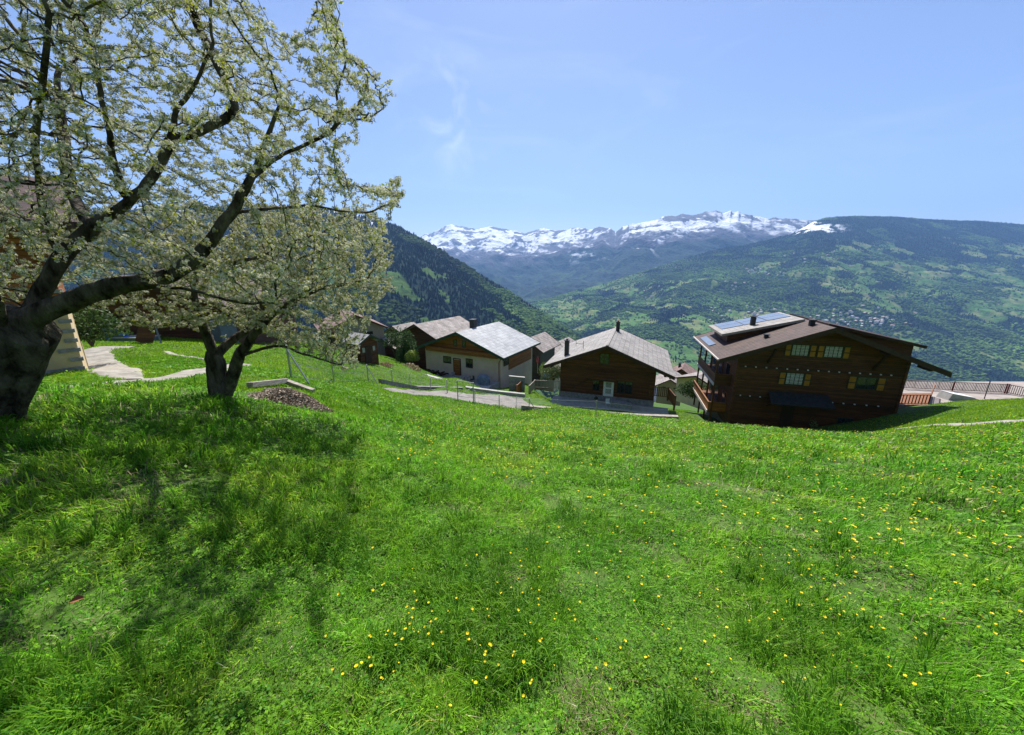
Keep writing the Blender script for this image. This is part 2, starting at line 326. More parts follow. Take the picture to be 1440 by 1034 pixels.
# ================================================================ paths and road: ribbons draped on the ground
ribbons = []
def ribbon(name, pxs, width, m, lift=0.02, world=False, wob=0.2, step=0.25):
    P0 = [Vector((*p, 0)) if world else gpt(*p) for p in pxs]; w_ = width if isinstance(width, list) else [width] * len(P0)
    q = []; ww = []
    for i in range(len(P0) - 1):      # Catmull-Rom
        a, b, c, d = P0[max(i-1, 0)], P0[i], P0[i+1], P0[min(i+2, len(P0)-1)]
        n = max(2, int((c - b).length / step))
        for k in range(n):
            t = k / n; q.append(0.5 * ((2*b) + (c-a)*t + (2*a-5*b+4*c-d)*t*t + (3*b-a-3*c+d)*t**3)); ww.append(w_[i] + (w_[i+1]-w_[i])*t)
    q.append(P0[-1]); ww.append(w_[-1]); V = []; nc = 9
    for i, p in enumerate(q):
        d = (q[min(i+1, len(q)-1)] - q[max(i-1, 0)]); d.z = 0; d.normalize(); n = Vector((-d.y, d.x, 0))
        wl = ww[i] / 2 * (1 + wob * fbm(i * 0.31, 1.7, 3, 3)); wr_ = ww[i] / 2 * (1 + wob * fbm(i * 0.27, 9.7, 3, 5))
        for k in range(nc):
            f = k / (nc - 1); o = p + n * (wl + wr_) * (0.5 - f) + n * (wl - wr_) / 2; V.append((o.x, o.y))
        ribbons.append((p.x, p.y, max(wl, wr_) * (0.86 + .14 * fbm(i * .6, 2.2, 2, 8)))) 
    V = np.array(V, float); Z = H(V[:, 0], V[:, 1]) + lift
    Z = Z.reshape(-1, nc); Z[:, 0] -= lift * 1.5; Z[:, -1] -= lift * 1.5
    o = mesh_np(name, np.column_stack([V, Z.ravel()]), grid_faces(len(q), nc), m, smooth=True)
    return tag(o, kind='structure')
ribbon('path', [(70,549),(130,543),(200,537),(260,528),(300,520),(345,512)], [0.8,1.0,1.1,1.2,1.0,0.7], M['gravel'])
ribbon('path', [(185,534),(158,520),(132,506),(128,496),(150,489),(186,489)], [0.5,1.5,1.5,1.6,1.3,0.6], M['gravel'], 0.03)
ribbon('path', [(233,495),(262,502),(292,507)], 0.3, M['gravel'], 0.03)
ribbon('path', [(1262,603),(1310,599),(1360,597),(1400,594),(1450,591),(1560,588)], [0.5,0.8,0.9,1.0,0.9,0.9], M['gravel'])
ribbon('road', [(545,549),(595,554),(650,558),(700,563),(742,567)], [0.9,2.0,4.0,5.4,5.6], M['asphalt'])
ribbon('road', [(958,575),(975,570),(1000,562),(985,548),(965,535)], [3,3.5,4,4,4], M['gravel'], 0.03)
RB = np.array(ribbons)

# ================================================================ mountains: three great slopes, each with its own depth
def interp(tab, t):
    tab = sorted(tab); return np.interp(t, [a[0] for a in tab], [a[1] for a in tab])
def ridge_tab(pl): return sorted([(ts(x, y)[0], ts(x, y)[1]) for x, y in pl])
def slope(name, ridge, t0, t1, nt_, nu, Yr, Yf, Zf, shape, colour, detail, mtl, rj=0.0, rjf=60):
    """ridge: skyline points; Yr/Yf: depth of ridge and foot by t; Zf: height of the foot; rows run from the foot up over the ridge"""
    t = np.linspace(t0, t1, nt_); rt = ridge_tab(ridge); s = interp(rt, t)
    yr = interp(Yr, t); yf = interp(Yf, t); zf = interp(Zf, t)
    zr = s * yr; dzr = rj * (ridged(t * rjf, t * 0 + 3.3, 4, 21) - 0.25) * yr
    u = np.linspace(0, 1.25, nu); T, U = np.meshgrid(t, u, indexing='xy'); U1 = np.minimum(U, 1)
    Yp = yf + (yr - yf) * U; back = np.clip(U - 1, 0, 1)
    Z = zf + (zr - zf) * shape(U1, T) - back * (yr - yf) * 0.9
    env = np.sin(np.pi * np.clip(U1, 0, 1)) ** 0.6
    Xp = T * Yp
    Z = Z + dzr[None, :] * sst(0.86, 1.0, U)
    Z = Z + detail(T, U, Xp, Yp) * env
    c = colour(T, U, Xp, Yp, Z)
    V = np.stack([Xp, Yp, Z], -1)
    o = mesh_np(name, V.reshape(-1, 3), grid_faces(nu, nt_), mtl, col=c.reshape(-1, 3), smooth=True); tag(o, kind='structure')
    return V, c, o
def lerp3(a, b, k): return a + (b - a) * k[..., None]
A3 = lambda *c: np.array(c, float)
FOREST, FIELD, PALE, ROCK, SNOW = A3(.013,.029,.022), A3(.075,.155,.035), A3(.17,.20,.07), A3(.085,.08,.095), A3(.88,.9,.94)

# -- far snowy range
ridgeS = [(300,335),(480,340),(560,338),(590,333),(612,324),(635,316),(652,319),(668,323),(690,320),(715,324),(740,327),(758,322),(780,325),(803,322),(830,322),(848,319),
 (866,326),(880,318),(902,313),(925,309),(940,304),(960,302),(975,303),(988,299),(1008,297),(1028,298),(1045,300),(1060,305),(1085,307),(1110,309),(1140,310),(1170,313),(1200,317),(1240,322),(1320,330),(1500,340)]
def shS(u, T): return 0.25 * u + 0.75 * u ** 1.5
def dtS(T, U, X, Y):
    wx = 500 * fbm(X / 1500, Y / 1500, 3, 2); wy = 500 * fbm(X / 1500 + 7, Y / 1500, 3, 4)
    a = ridged((X + wx + .5 * Y) / 1500, (Y + wy) / 2100, 6, 31, 0.55) - 0.35
    return a * 330 + fbm(X / 300, Y / 420, 5, 77) * 70
def colS(T, U, X, Y, Z):
    n = fbm(X / 500, Y / 500, 5, 41); n2 = fbm(X / 130, Y / 130, 4, 51)
    gy, gx = np.gradient(Z); dx = np.abs(gx) / np.maximum(np.abs(np.gradient(X)[1]), 1)
    line = np.interp(T, [-0.3, 0.0, 0.25, 0.45, 0.62, 0.8, 1.0], [250, 330, 600, 700, 760, 840, 900])
    sn = sst(-60, 190, Z - line + n * 330 + n2 * 160 - dx * 170)
    sn = sn * (1 - sst(0.42, 0.75, dx + n2 * 0.6) * 0.9)
    sn = sn * (1 - 0.92 * sst(0.03, 0.13, n2 * .35 + fbm((X + Y) / 420, (X - Y) / 900, 5, 57) * .8))
    gl = sst(0.66, 0.78, ridged((X + .3*Y) / 520, Y / 3600, 3, 88)) * sst(-520, -120, Z - line) * 0.75
    sn = np.maximum(sn, gl * sst(-.1,.3,n2))
    c = lerp3(FOREST * 1.0, ROCK, sst(-280, -20, Z - line + n * 260 + n2 * 60))
    c = lerp3(c, FIELD * 0.8, sst(0.15, 0.4, n2 + n * .4) * sst(-300, -600, Z - line) * 0.5)
    return lerp3(c, SNOW, sn)
VS, CS, oS = slope('mountain_range', ridgeS, -1.2, 1.9, 1500, 330, [(-1.2,15000),(-.2,14000),(.1,12500),(.3,9500),(.7,8600),(1.2,8600)],
   [(-1.2,6500),(-.2,6000),(.1,4800),(.4,4800),(1.5,5000)], [(-1.2,-650),(2,-700)], shS, colS, dtS, M['mountain'], rj=0.006, rjf=34)

# -- left dark hill
ridgeL = [(-400,260),(-200,280),(0,297),(200,292),(340,288),(440,292),(500,302),(528,309),(560,318),(600,341),(640,365),(672,384),(700,400),(730,419),(750,432),(780,452),(800,464),(830,488),(860,515),(900,560)]
def shL(u, T): return 0.55 * u + 0.45 * u ** 1.7
def dtL(T, U, X, Y): return (ridged(X / 420, Y / 1300, 5, 61) - 0.3) * 75 + fbm(X / 120, Y / 120, 4, 62) * 14
def maskL(X, Y, Z, U):
    n = fbm(X / 260, Y / 260, 5, 71); low = sst(0.62, 0.30, U)
    return 1 - sst(0.34, 0.46, n + low * 0.30)
def colL(T, U, X, Y, Z):
    f = maskL(X, Y, Z, U); c = lerp3(FIELD * 0.6 + PALE * .06, FOREST, f)
    c = lerp3(c, ROCK * 0.9, sst(0.88, 1.0, U + fbm(X/200, Y/200, 4, 5) * .12) * 0.6)
    return lerp3(c, SNOW, sst(0.93,1.0,U + fbm(X/90, Y/90, 3, 8)*.1) * (T < -0.35) * 0.6)
VL, CL, oL = slope('hill', ridgeL, -2.4, 0.40, 900, 300, [(-2.4,3600),(-.8,3400),(-.2,2700),(.15,2300),(.4,1900)],
   [(-2.4,700),(-.3,800),(.4,1000)], [(-2.4,-330),(-.3,-330),(.4,-560)], shL, colL, dtL, M['hill'], rj=0.0035, rjf=120)

# -- right slope with meadows and forest
ridgeR = [(560,470),(640,450),(700,436),(740,428),(770,420),(810,409),(850,399),(880,389),(920,377),(960,364),(1000,353),(1050,344),(1085,336),(1112,330),(1130,320),(1146,311),(1162,306.5),(1182,304.5),(1215,304),(1262,305),(1300,308),(1340,310),(1380,311),(1440,316),(1520,322),(1700,330),(2200,340)]
def shR(u, T): return 0.75 * u + 0.25 * u ** 2
def dtR(T, U, X, Y):
    return (ridged(X / 700 + Y / 2400, Y / 1700, 5, 91) - 0.3) * 105 + fbm(X / 160, Y / 160, 4, 92) * 24
def maskR(X, Y, Z, U, T):
    n = fbm(X / 560, Y / 430, 5, 101); n2 = fbm(X / 190, Y / 160, 4, 102)
    top = sst(0.74, 0.82, U + 0.10 * n) * sst(0.2, 0.6, T)
    band = np.exp(-((U - 0.62 - 0.1 * n) / 0.10) ** 2)
    fld = sst(0.02, 0.16, n + n2 * 0.7 + 0.10 * band - 0.04 - 0.10 * sst(.25, .05, U) + 0.10 * sst(0.8,0.3,T))
    return np.maximum(1 - fld, top)
def colR(T, U, X, Y, Z):
    f = maskR(X, Y, Z, U, T); n = fbm(X / 90, Y / 90, 4, 103)
    c = lerp3(lerp3(FIELD, PALE, sst(-.15, 0.35, n)), FOREST, f)
    c = lerp3(c, SNOW, snowR(X, Y, Z))
    return lerp3(c, A3(.2,.16,.11), sst(0.30,0.45,fbm(X/200,Y/60,4,104)) * (1-f) * 0.35 * (1 - snowR(X, Y, Z)))
def snowR(X, Y, Z):
    s = Z / Y; t = X / Y; n = fbm(X / 260, Y / 120, 4, 301) * .012
    return sst(.086, .093, s + n) * (1 - sst(.106, .110, s + n * .5 - .012 * sst(.84, .72, t))) * (1 - sst(.80, .87, t + n * 2)) * sst(-.35, 0.05, fbm(X / 90, Y / 90, 3, 303))
VR, CR, oR = slope('hill', ridgeR, -0.35, 2.6, 1200, 420, [(-.35,5200),(.05,5200),(.4,6000),(1.2,6600),(2.6,6600)],
   [(-.35,1800),(.3,2100),(2.6,2000)], [(-.35,-640),(2.6,-800)], shR, colR, dtR, M['hill'], rj=0.0010, rjf=150)

# ================================================================ forest on the slopes
def scatter(V, U1, n, accept, seed):
    g = np.random.default_rng(seed); nu, nt_ = V.shape[:2]
    umax = int(nu / 1.25)
    fi = g.random(n * 3) * (umax - 2); fj = g.random(n * 3) * (nt_ - 2); i = fi.astype(int); j = fj.astype(int)
    a = (fi - i)[:, None]; b = (fj - j)[:, None]
    p = V[i, j] * (1-a) * (1-b) + V[i+1, j] * a * (1-b) + V[i, j+1] * (1-a) * b + V[i+1, j+1] * a * b
    wgt = p[:, 1] / p[:, 1].max(); k = (g.random(len(p)) < wgt) & accept(p, fi / umax, g)
    return p[k][:n]
def cone_unit(n=6):
    v = [(0,0,1.0)] + [(0.26*math.cos(2*math.pi*k/n), 0.26*math.sin(2*math.pi*k/n), 0.08) for k in range(n)]
    return np.array(v), np.array([(0, 1+k, 1+(k+1) % n) for k in range(n)])
def blob_unit():
    v = [(0,0,.8)] + [(.42*math.cos(a), .42*math.sin(a), .55) for a in np.arange(5)*1.2566] + [(.38*math.cos(a+.6), .38*math.sin(a+.6), .18) for a in np.arange(5)*1.2566]
    f = [(0,1+k,1+(k+1)%5) for k in range(5)] + [(1+k,6+k,1+(k+1)%5) for k in range(5)] + [(1+(k+1)%5,6+k,6+(k+1)%5) for k in range(5)]
    return np.array(v), np.array(f)
def merge(unit, pos, size, colr, g, jitter=0.12):
    v, f = unit; n = len(pos); a = g.random(n) * 6.283; c, s = np.cos(a), np.sin(a)
    vv = v[None] * (1 + jitter * g.standard_normal((n, len(v), 1)))
    x = vv[..., 0] * c[:, None] - vv[..., 1] * s[:, None]; y = vv[..., 0] * s[:, None] + vv[..., 1] * c[:, None]
    o = np.stack([x * size[:, 0:1], y * size[:, 0:1], vv[..., 2] * size[:, 1:2]], -1) + pos[:, None]
    return o.reshape(-1, 3), (f[None] + (np.arange(n) * len(v))[:, None, None]).reshape(-1, 3), np.repeat(colr, len(v), 0)
def forest(name, label, pos, hmin, hmax, conif, seed, dark, light):
    g = np.random.default_rng(seed); n = len(pos); st_ = fbm(pos[:,0]/260, pos[:,1]/260, 4, seed+60)
    isc = (conif(pos) + st_ * 1.6 + g.normal(0, .12, n)) > .5; ton = 1 + .9 * fbm(pos[:,0]/420, pos[:,1]/420, 4, seed+61)
    Vv, Ff, Cc = [], [], []; off = 0
    for unit, sel, cols, wd in ((cone_unit(), isc, dark, 1.0), (blob_unit(), ~isc, light, 1.15)):
        p = pos[sel]; m = len(p)
        if not m: continue
        hh = g.uniform(hmin, hmax, m); c = cols[0] + (cols[1] - cols[0]) * np.clip(g.normal(.35, .16, (m, 1)), 0, 1)
        c = c * g.uniform(0.85, 1.15, (m, 1)) * ton[sel][:, None]; p = p.copy(); p[:, 2] -= hh * 0.08
        v, f, cc = merge(unit, p, np.stack([hh * wd, hh], -1), c, g); Vv.append(v); Ff.append(f + off); Cc.append(cc); off += len(v)
    o = mesh_np(name, np.vstack(Vv), np.vstack(Ff), M['treestuff'], col=np.vstack(Cc))
    return tag(o, label, 'forest', kind='stuff')
DK = (A3(.011,.025,.017), A3(.028,.052,.030)); LT = (A3(.045,.095,.022), A3(.15,.23,.05))
nf = 1 if not QUICK else 0.3
pL = scatter(VL, 0, int(60000*nf), lambda p, u, g: g.random(len(p)) < 0.07 + .5 * (ridged(p[:,0]/130, p[:,1]/130, 3, 67) > .58) + maskL(p[:,0], p[:,1], p[:,2], u), 1)
pL = pL[pL[:, 0] / pL[:, 1] > -1.9]
forest('forest', 'dark conifer and pale beech forest covering the steep left hill', pL, 12, 24, lambda p: 1.0 - 0.65 * sst(-60, -260, p[:, 2]) * sst(-.3,.3,fbm(p[:,0]/150,p[:,1]/150,3,9)+.25), 2, DK, tuple(c * .7 for c in LT))
pR = scatter(VR, 0, int(150000*nf), lambda p, u, g: g.random(len(p)) < 0.05 + .5 * (ridged(p[:,0]/210, p[:,1]/170, 3, 66) > .60) + maskR(p[:,0], p[:,1], p[:,2], u, p[:,0]/p[:,1]) - 2 * snowR(p[:,0], p[:,1], p[:,2]), 3)
pR = pR[pR[:, 0] / pR[:, 1] < 2.0]
forest('forest', 'patchy mixed woodland between green meadows on the broad right slope', pR, 11, 22, lambda p: 0.30 + 0.65 * sst(-100, 350, p[:, 2]), 4, tuple(c * 1.2 for c in DK), tuple(c * 1.15 for c in LT))

# ================================================================ small far villages on the right slope
bvh = BVHTree.FromPolygons([tuple(v) for v in VR[::3, ::3].reshape(-1, 3)], [tuple(f) for f in grid_faces(VR[::3, ::3].shape[0], VR[::3, ::3].shape[1])])
def far_house_mesh(wall, roof, i):
    mb = MB(); W_, D_, h = 11 + i % 3 * 2, 13, 6.5
    mb.prism([(-W_/2, -6), (W_/2, -6), (W_/2, h), (0, h + 3.2), (-W_/2, h)], -D_/2, D_/2, 0)
    mb.add([(-W_/2-1, -D_/2-1, h-.4), (0, -D_/2-1, h+3.6), (0, D_/2+1, h+3.6), (-W_/2-1, D_/2+1, h-.4), (W_/2+1, -D_/2-1, h-.4), (W_/2+1, D_/2+1, h-.4)],
           [(0,1,2,3), (1,4,5,2)], 1)
    return mb, [wall, roof]
protos = []
M['farwall'] = mat('far_pale_wall', (.65,.6,.55), (.8,.76,.7), .1, .9); M['farbrown'] = mat('far_brown_wall', (.16,.09,.05), (.22,.13,.08), .1, .9)
M['farroof'] = mat('far_grey_roof', (.26,.23,.22), (.4,.36,.34), .1, .8); M['farroof2'] = mat('far_brown_roof', (.20,.13,.11), (.28,.2,.17), .1, .8)
combos = [(M['farwall'], M['farroof']), (M['farbrown'], M['farroof']), (M['farwall'], M['farroof2'])]
first = {}
vil = [(1060,383,10,3,14,'high meadow hamlet'), (1095,386,12,2,8,'high meadow hamlet'), (1030,400,16,4,9,'hamlet lower on the slope'), (1195,447,34,6,46,'big village in the valley'),
       (1245,454,30,4,18,'big village in the valley'), (1050,444,30,6,34,'village behind the brown roof'), (905,412,14,6,8,'scattered farms by the valley head'), (1150,357,30,4,10,'scattered farms under the forest'),
       (815,413,16,4,6,'scattered farms by the valley head')]
gg = np.random.default_rng(5)
for cx, cy, sx, sy, n, where in vil:
    for k in range(n):
        px = cx + gg.normal() * sx; py = cy + gg.normal() * sy; t, s = ts(px, py); d = Vector((t, 1, s)).normalized()
        hit = bvh.ray_cast(Vector((0, 0, 0)), d)
        if hit[0] is None: continue
        i = int(gg.integers(3))
        if i not in first:
            mb, ms = far_house_mesh(*combos[i], i); o = mb.build('far_house', ms); first[i] = o.data
        else:
            o = bpy.data.objects.new('far_house', first[i]); COL.objects.link(o)
        o.location = hit[0]; o.rotation_euler = (0, 0, gg.uniform(-.6, .6)); f = gg.uniform(1.2, 1.9); o.scale = (f, f, f)
        kind = ['tiny pale house with grey roof', 'tiny brown house with grey roof', 'tiny pale house with brown roof'][i]
        tag(o, kind + ' in the ' + where, 'house', kind + ' in the ' + where)

# ================================================================ houses
def frame_from(pl, pr):
    """root frame of a facade from its left and right roof corners (world)"""
    d = Vector((pr.x - pl.x, pr.y - pl.y)); return (pl + pr) / 2, math.atan2(d.y, d.x), d.length
class Loc:
    def __init__(s, o, a): s.o = Vector(o); s.a = a; s.d = Vector((math.cos(a), math.sin(a), 0)); s.n = Vector((-math.sin(a), math.cos(a), 0))
    def at(s, px, py, y=0.0):
        """local (x, z) of the pixel's ray on the vertical plane local y = y"""
        t, q = ts(px, py); r = Vector((t, 1, q)); k = (s.o + s.n * y).dot(s.n) / r.dot(s.n); p = r * k - s.o
        return p.dot(s.d), p.z
    def world(s, x, y, z): return s.o + s.d * x + s.n * y + Vector((0, 0, z))
def gable_roof(name, root, hw, y0, y1, zr, ze, th, m, bm_, fascia=0.22, xl=None, xr=None):
    """two slabs with ridge at x=0,z=zr, eaves at +-hw, z=ze; children: fascia boards"""
    mb = MB(); k = (zr - ze) / hw
    for sgn, ww in ((-1, xl or hw), (1, xr or hw)):
        z1 = zr - k * ww
        mb.prism([(0, zr), (sgn * ww, z1), (sgn * ww, z1 - th), (0, zr - th)], y0, y1)
    roof = mb.build(name, m, root)
    for sgn, ww in ((-1, xl or hw), (1, xr or hw)):
        z1 = zr - k * ww
        for yy in (y0 - 0.045, y1 + 0.005):
            MB().prism([(0, zr + .03), (sgn * (ww + .02), z1 + .03), (sgn * (ww + .02), z1 - fascia), (0, zr - fascia)], yy, yy + 0.04).build('bargeboard', bm_, roof)
    return roof
def window(root, x, z, w_, h, y=-0.0, shut=None, curt=0.0, fm=None, bars=2, sw=0.42, rows=2, parent_name='window'):
    """frame with pane, curtain and shutters, standing on the wall plane local y"""
    f = MB(); t = 0.07
    f.box(x-w_/2, x-w_/2+t, y-.05, y+.03, z-h/2, z+h/2); f.box(x+w_/2-t, x+w_/2, y-.05, y+.03, z-h/2, z+h/2)
    f.box(x-w_/2+t, x+w_/2-t, y-.05, y+.03, z-h/2, z-h/2+t); f.box(x-w_/2+t, x+w_/2-t, y-.05, y+.03, z+h/2-t, z+h/2)
    for k in range(1, bars + 1):
        xx = x - w_/2 + w_ * k / (bars + 1); f.box(xx-.022, xx+.022, y-.047, y+.02, z-h/2+t, z+h/2-t)
    fo = f.build(parent_name, fm or M['shuttergreen'], root)
    MB().box(x-w_/2+.03, x+w_/2-.03, y-.022, y-.012, z-h/2+.03, z+h/2-.03).build('pane', M['curtain'] if curt else M['glass'], fo)
    if curt:
        g = MB()
        for k in range(1, 4): zz = z - h/2 + h * k / 4; g.box(x-w_/2+t, x+w_/2-t, y-.042, y-.028, zz-.012, zz+.012)
        g.build('glazing_bar', M['white'], fo)
    if shut:
        for s_ in (-1, 1):
            xx = x + s_ * (w_/2 + sw/2 + .03)
            so = MB().box(xx-sw/2, xx+sw/2, y-.085, y-.045, z-h/2-.05, z+h/2+.05).build('shutter', M['shuttergreen'], fo)
            pn = MB()
            for r in range(rows):
                a = z - h/2 + .03 + r * (h / rows); pn.box(xx-sw/2+.06, xx+sw/2-.06, y-.1, y-.083, a, a + h/rows - .1)
            pn.m = [0] * len(pn.f); q = pn.build('shutter_panel', shut, fo)
    return fo
def railing(name, pts3, h, m, parent=None, gap=0.16, bw=0.09, post=None, rail=0.07, pick=0.025):
    mb = MB()
    for a, b in zip(pts3[:-1], pts3[1:]):
        a = Vector(a); b = Vector(b); n = max(1, int((b - a).length / gap)); up = Vector((0, 0, 1))
        mb.bar(a + up * h, b + up * h, 0.07, rail); mb.bar(a + up * 0.12, b + up * 0.12, 0.05, 0.06)
        for k in range(n + 1):
            p = a.lerp(b, k / n); mb.bar(p + up * 0.06, p + up * (h - .02), bw if k % 8 else 0.1, pick)
    return mb.build(name, m, parent)
def panel_balcony(root, x0, x1, y0, y1, z, h, m, rail_m, slab_m):
    """balcony hung on the left wall: slab, solid board parapet, rail"""
    b = MB().box(x0, x1, y0, y1, z-.16, z).build('balcony', slab_m, root)
    p = MB(); p.box(x0, x0+.05, y0, y1, z+.004, z+h-.09); p.box(x0+.05, x1, y0, y0+.05, z+.004, z+h-.09); p.build('parapet', m, b)
    r = MB(); r.box(x0-.05, x0+.1, y0-.05, y1+.05, z+h-.086, z+h); r.box(x0+.102, x1, y0-.05, y0+.1, z+h-.086, z+h); r.build('rail', rail_m, b)
    MB().box(x0-.08, x0-.004, y0-.04, y1+.04, z-.24, z+.05).build('edge_board', M['palebeam'], b)
    return b

# ---- big brown chalet on the right
pl, pr_ = P(1012,505,35.0), P(1338,525,30.2); o_, a_, wd = frame_from(pl, pr_); zr = P(1172,461,32.6).z - o_.z
LB = Loc((o_.x, o_.y, o_.z), a_)
Bz = -9.0                                    # foundation, local z
big = empty('chalet', LB.o + Vector((0,0,Bz+2)), a_)
tag(big, 'large dark brown wooden chalet with amber shutters and solar roof at the right', 'house')
def reb(ob_root, dz):                        # children are authored relative to the eave height; shift them once
    for c in ob_root.children: c.location.z -= dz
hw = wd / 2; yW = 1.5; W2 = 6.85; kk = zr / hw
def under(x): return zr - kk * abs(x) - 0.30
wall = MB(); wall.prism([(-W2, Bz+1.4), (W2, Bz+1.4), (W2, under(W2)), (0, under(0)), (-W2, under(W2))], yW, 11.6).build('wall', M['darkwood'], big)
MB().box(-W2-.02, W2+.02, yW-.05, 11.65, Bz-2.5, Bz+1.39).build('base_wall', M['stone'], big)
rf = gable_roof('roof', big, hw, 0, 13.0, zr, 0.0, 0.22, M['slate'], M['beam'], 0.42)
MB().bar((-hw-.09, .05, -.05), (-hw-.09, 13, -.05), .14, .12).build('gutter', M['palebeam'], rf)
# shed dormers on both sides
def dormer(sgn, x1, z1, ya, yb, mm):
    d = MB(); zt = zr - .03
    d.prism([(sgn*.3, zt+.12), (sgn*x1, z1+.12), (sgn*x1, z1-.06), (sgn*.3, zt-.06)], ya, yb)
    do = d.build('dormer', mm, big)
    wz = lambda x: zr - kk * abs(x) - .1
    xi = x1 - .6; zi = zt + (z1 - zt) * (xi - .3) / (x1 - .3)
    MB().prism([(sgn*.9, wz(.9)), (sgn*xi, wz(xi)), (sgn*xi, zi-.07), (sgn*.9, zt-.12)], ya+.45, yb-.45).build('dormer_wall', M['darkwood'], do)
    e = MB(); e.prism([(sgn*.3, zt+.14), (sgn*(x1+.03), z1+.14), (sgn*(x1+.03), z1-.12), (sgn*.3, zt-.12)], ya-.05, ya-.01)
    e.bar((sgn*(x1+.05), ya, z1+.02), (sgn*(x1+.05), yb, z1+.02), .08, .22); e.build('fascia', M['greywood'] if sgn < 0 else M['beam'], do)
    return do
dl = dormer(-1, 7.6, 1.55, 5.2, 11.8, M['greyroof'])
sp = MB()
for i in range(3):
    for j in range(1, 3):
        x0 = -7.1 + i * 2.2; x1 = x0 + 2.1; ya = 6.0 + j * 1.85
        zf = lambda x: (zr-.03) + (1.55-zr+.03) * (-x-.3) / 7.3 + .13
        sp.prism([(x0, zf(x0)), (x1, zf(x1)), (x1, zf(x1)+.05), (x0, zf(x0)+.05)], ya, ya+1.75)
sp.build('solar_panel', M['solar'], dl)
dormer(1, 7.9, 1.75, 1.9, 10.5, M['slate'])
skl = MB(); zf = lambda x: zr + kk * x
skl.prism([(-8.6, zf(-8.6)+.02), (-7.95, zf(-7.95)+.02), (-7.95, zf(-7.95)+.09), (-8.6, zf(-8.6)+.09)], 6.0, 11.0); skl.build('solar_strip', M['solar'], rf)
for (x, y, h, r) in ((-4.3, 7.2, 1.0, .22), (-.6, 3.0, .55, .2), (-4.2, 3.1, .35, .16)):
    zb = zf(x) if not y > 5 else zf(x)+.7
    mb = MB(); mb.box(x-r, x+r, y-r, y+r, zb-.3, zb+h-.12); mb.box(x-r-.08, x+r+.08, y-r-.08, y+r+.08, zb+h-.08, zb+h); mb.box(x-r*.6,x+r*.6,y-r*.6,y+r*.6,zb+h-.12,zb+h-.08); mb.build('chimney', M['darkmetal'], rf)
# beams under the gable
bb = MB()
for x in (-7.6, -4.6, 0, 4.6, 7.6): bb.box(x-.13, x+.13, .15, yW+.1, under(x)-.42+.2, under(x)-.10+.2)
bb.build('purlin', M['beam'], big)
for x in (-4.2, 4.3):
    z0 = under(x); MB().bar((x, yW, z0-1.9), (x, .25, z0-.35), .16, .2).build('brace', M['beam'], big)
# corner posts and horizontal ledges, facade details placed on the wall plane
for x in (-W2-.03, W2-.17): MB().box(x, x+.2, yW-.09, yW-.004, Bz+1.4, under(W2)-.02).build('corner_post', M['midwood'], big)
for (a, b) in (((1022,503),(1262,529)), ):
    xa, za = LB.at(1150, 522, yW)
for zc in (LB.at(1060,516,yW)[1]+.0, LB.at(1060,558,yW)[1]):
    MB().box(-W2+.2, W2-.2, yW-.05, yW-.004, zc-.09, zc+.09).build('ledge', M['beam'], big)
rowz = []
zrow1 = LB.at(1048, 515, yW)[1]; zrow2 = LB.at(1040, 555.5, yW)[1]
for i in range(15):
    x = LB.at(1048 + 14.6*i, 515 + 0.85*i, yW)[0]
    MB().box(x-.05, x+.05, yW-.16, yW-.052, zrow1-.05, zrow1+.05).build('joist_cap', M['white'], big)
for px in (1040, 1053.5, 1068, 1171, 1187, 1203, 1220, 1237):
    x = LB.at(px, 560, yW)[0]
    MB().box(x-.05, x+.05, yW-.16, yW-.052, zrow2-.05, zrow2+.05).build('joist_cap', M['white'], big)
zw = LB.at(1150, 494, yW)[1]; zw2 = LB.at(1118, 533, yW)[1]
for px in (1125, 1172): window(big, LB.at(px, 494, yW)[0], zw, 1.45, 1.15, yW, M['amber'], curt=1, bars=3, sw=.52)
window(big, LB.at(1117, 533, yW)[0], zw2, 1.5, 1.25, yW, M['amber'], curt=1, bars=3, sw=.55)
window(big, LB.at(1218, 538, yW)[0], zw2+.05, 1.55, 1.25, yW, M['amber'], bars=1, sw=.62)
# canopy and door
xa, za = LB.at(1080, 553, yW); xb, _ = LB.at(1163, 562, yW)
cn = MB(); cn.add([(xa,yW-.002,za+.25),(xb,yW-.002,za+.25),(xb+.1,yW-1.5,za-.55),(xa-.1,yW-1.5,za-.55),(xa,yW-.002,za+.15),(xb,yW-.002,za+.15),(xb+.1,yW-1.5,za-.67),(xa-.1,yW-1.5,za-.67)],
       [(0,1,2,3),(7,6,5,4),(0,4,5,1),(1,5,6,2),(2,6,7,3),(3,7,4,0)]); cno = cn.build('canopy', M['darkmetal'], big)
cb = MB(); cb.bar((xa+.1, yW, za-1.3), (xa+.1, yW-1.2, za-.6), .1); cb.bar((xb-.1, yW, za-1.3), (xb-.1, yW-1.2, za-.6), .1); cb.build('brace', M['beam'], cno)
xd, zd = LB.at(1107, 580, yW); MB().box(xd-.55, xd+.55, yW-.06, yW-.004, Bz+1.3, za-.7).build('door', M['beam'], big)
xd2 = LB.at(1190, 585, yW)[0]; window(big, xd2, zd-.6, 1.3, 1.1, yW, bars=1)
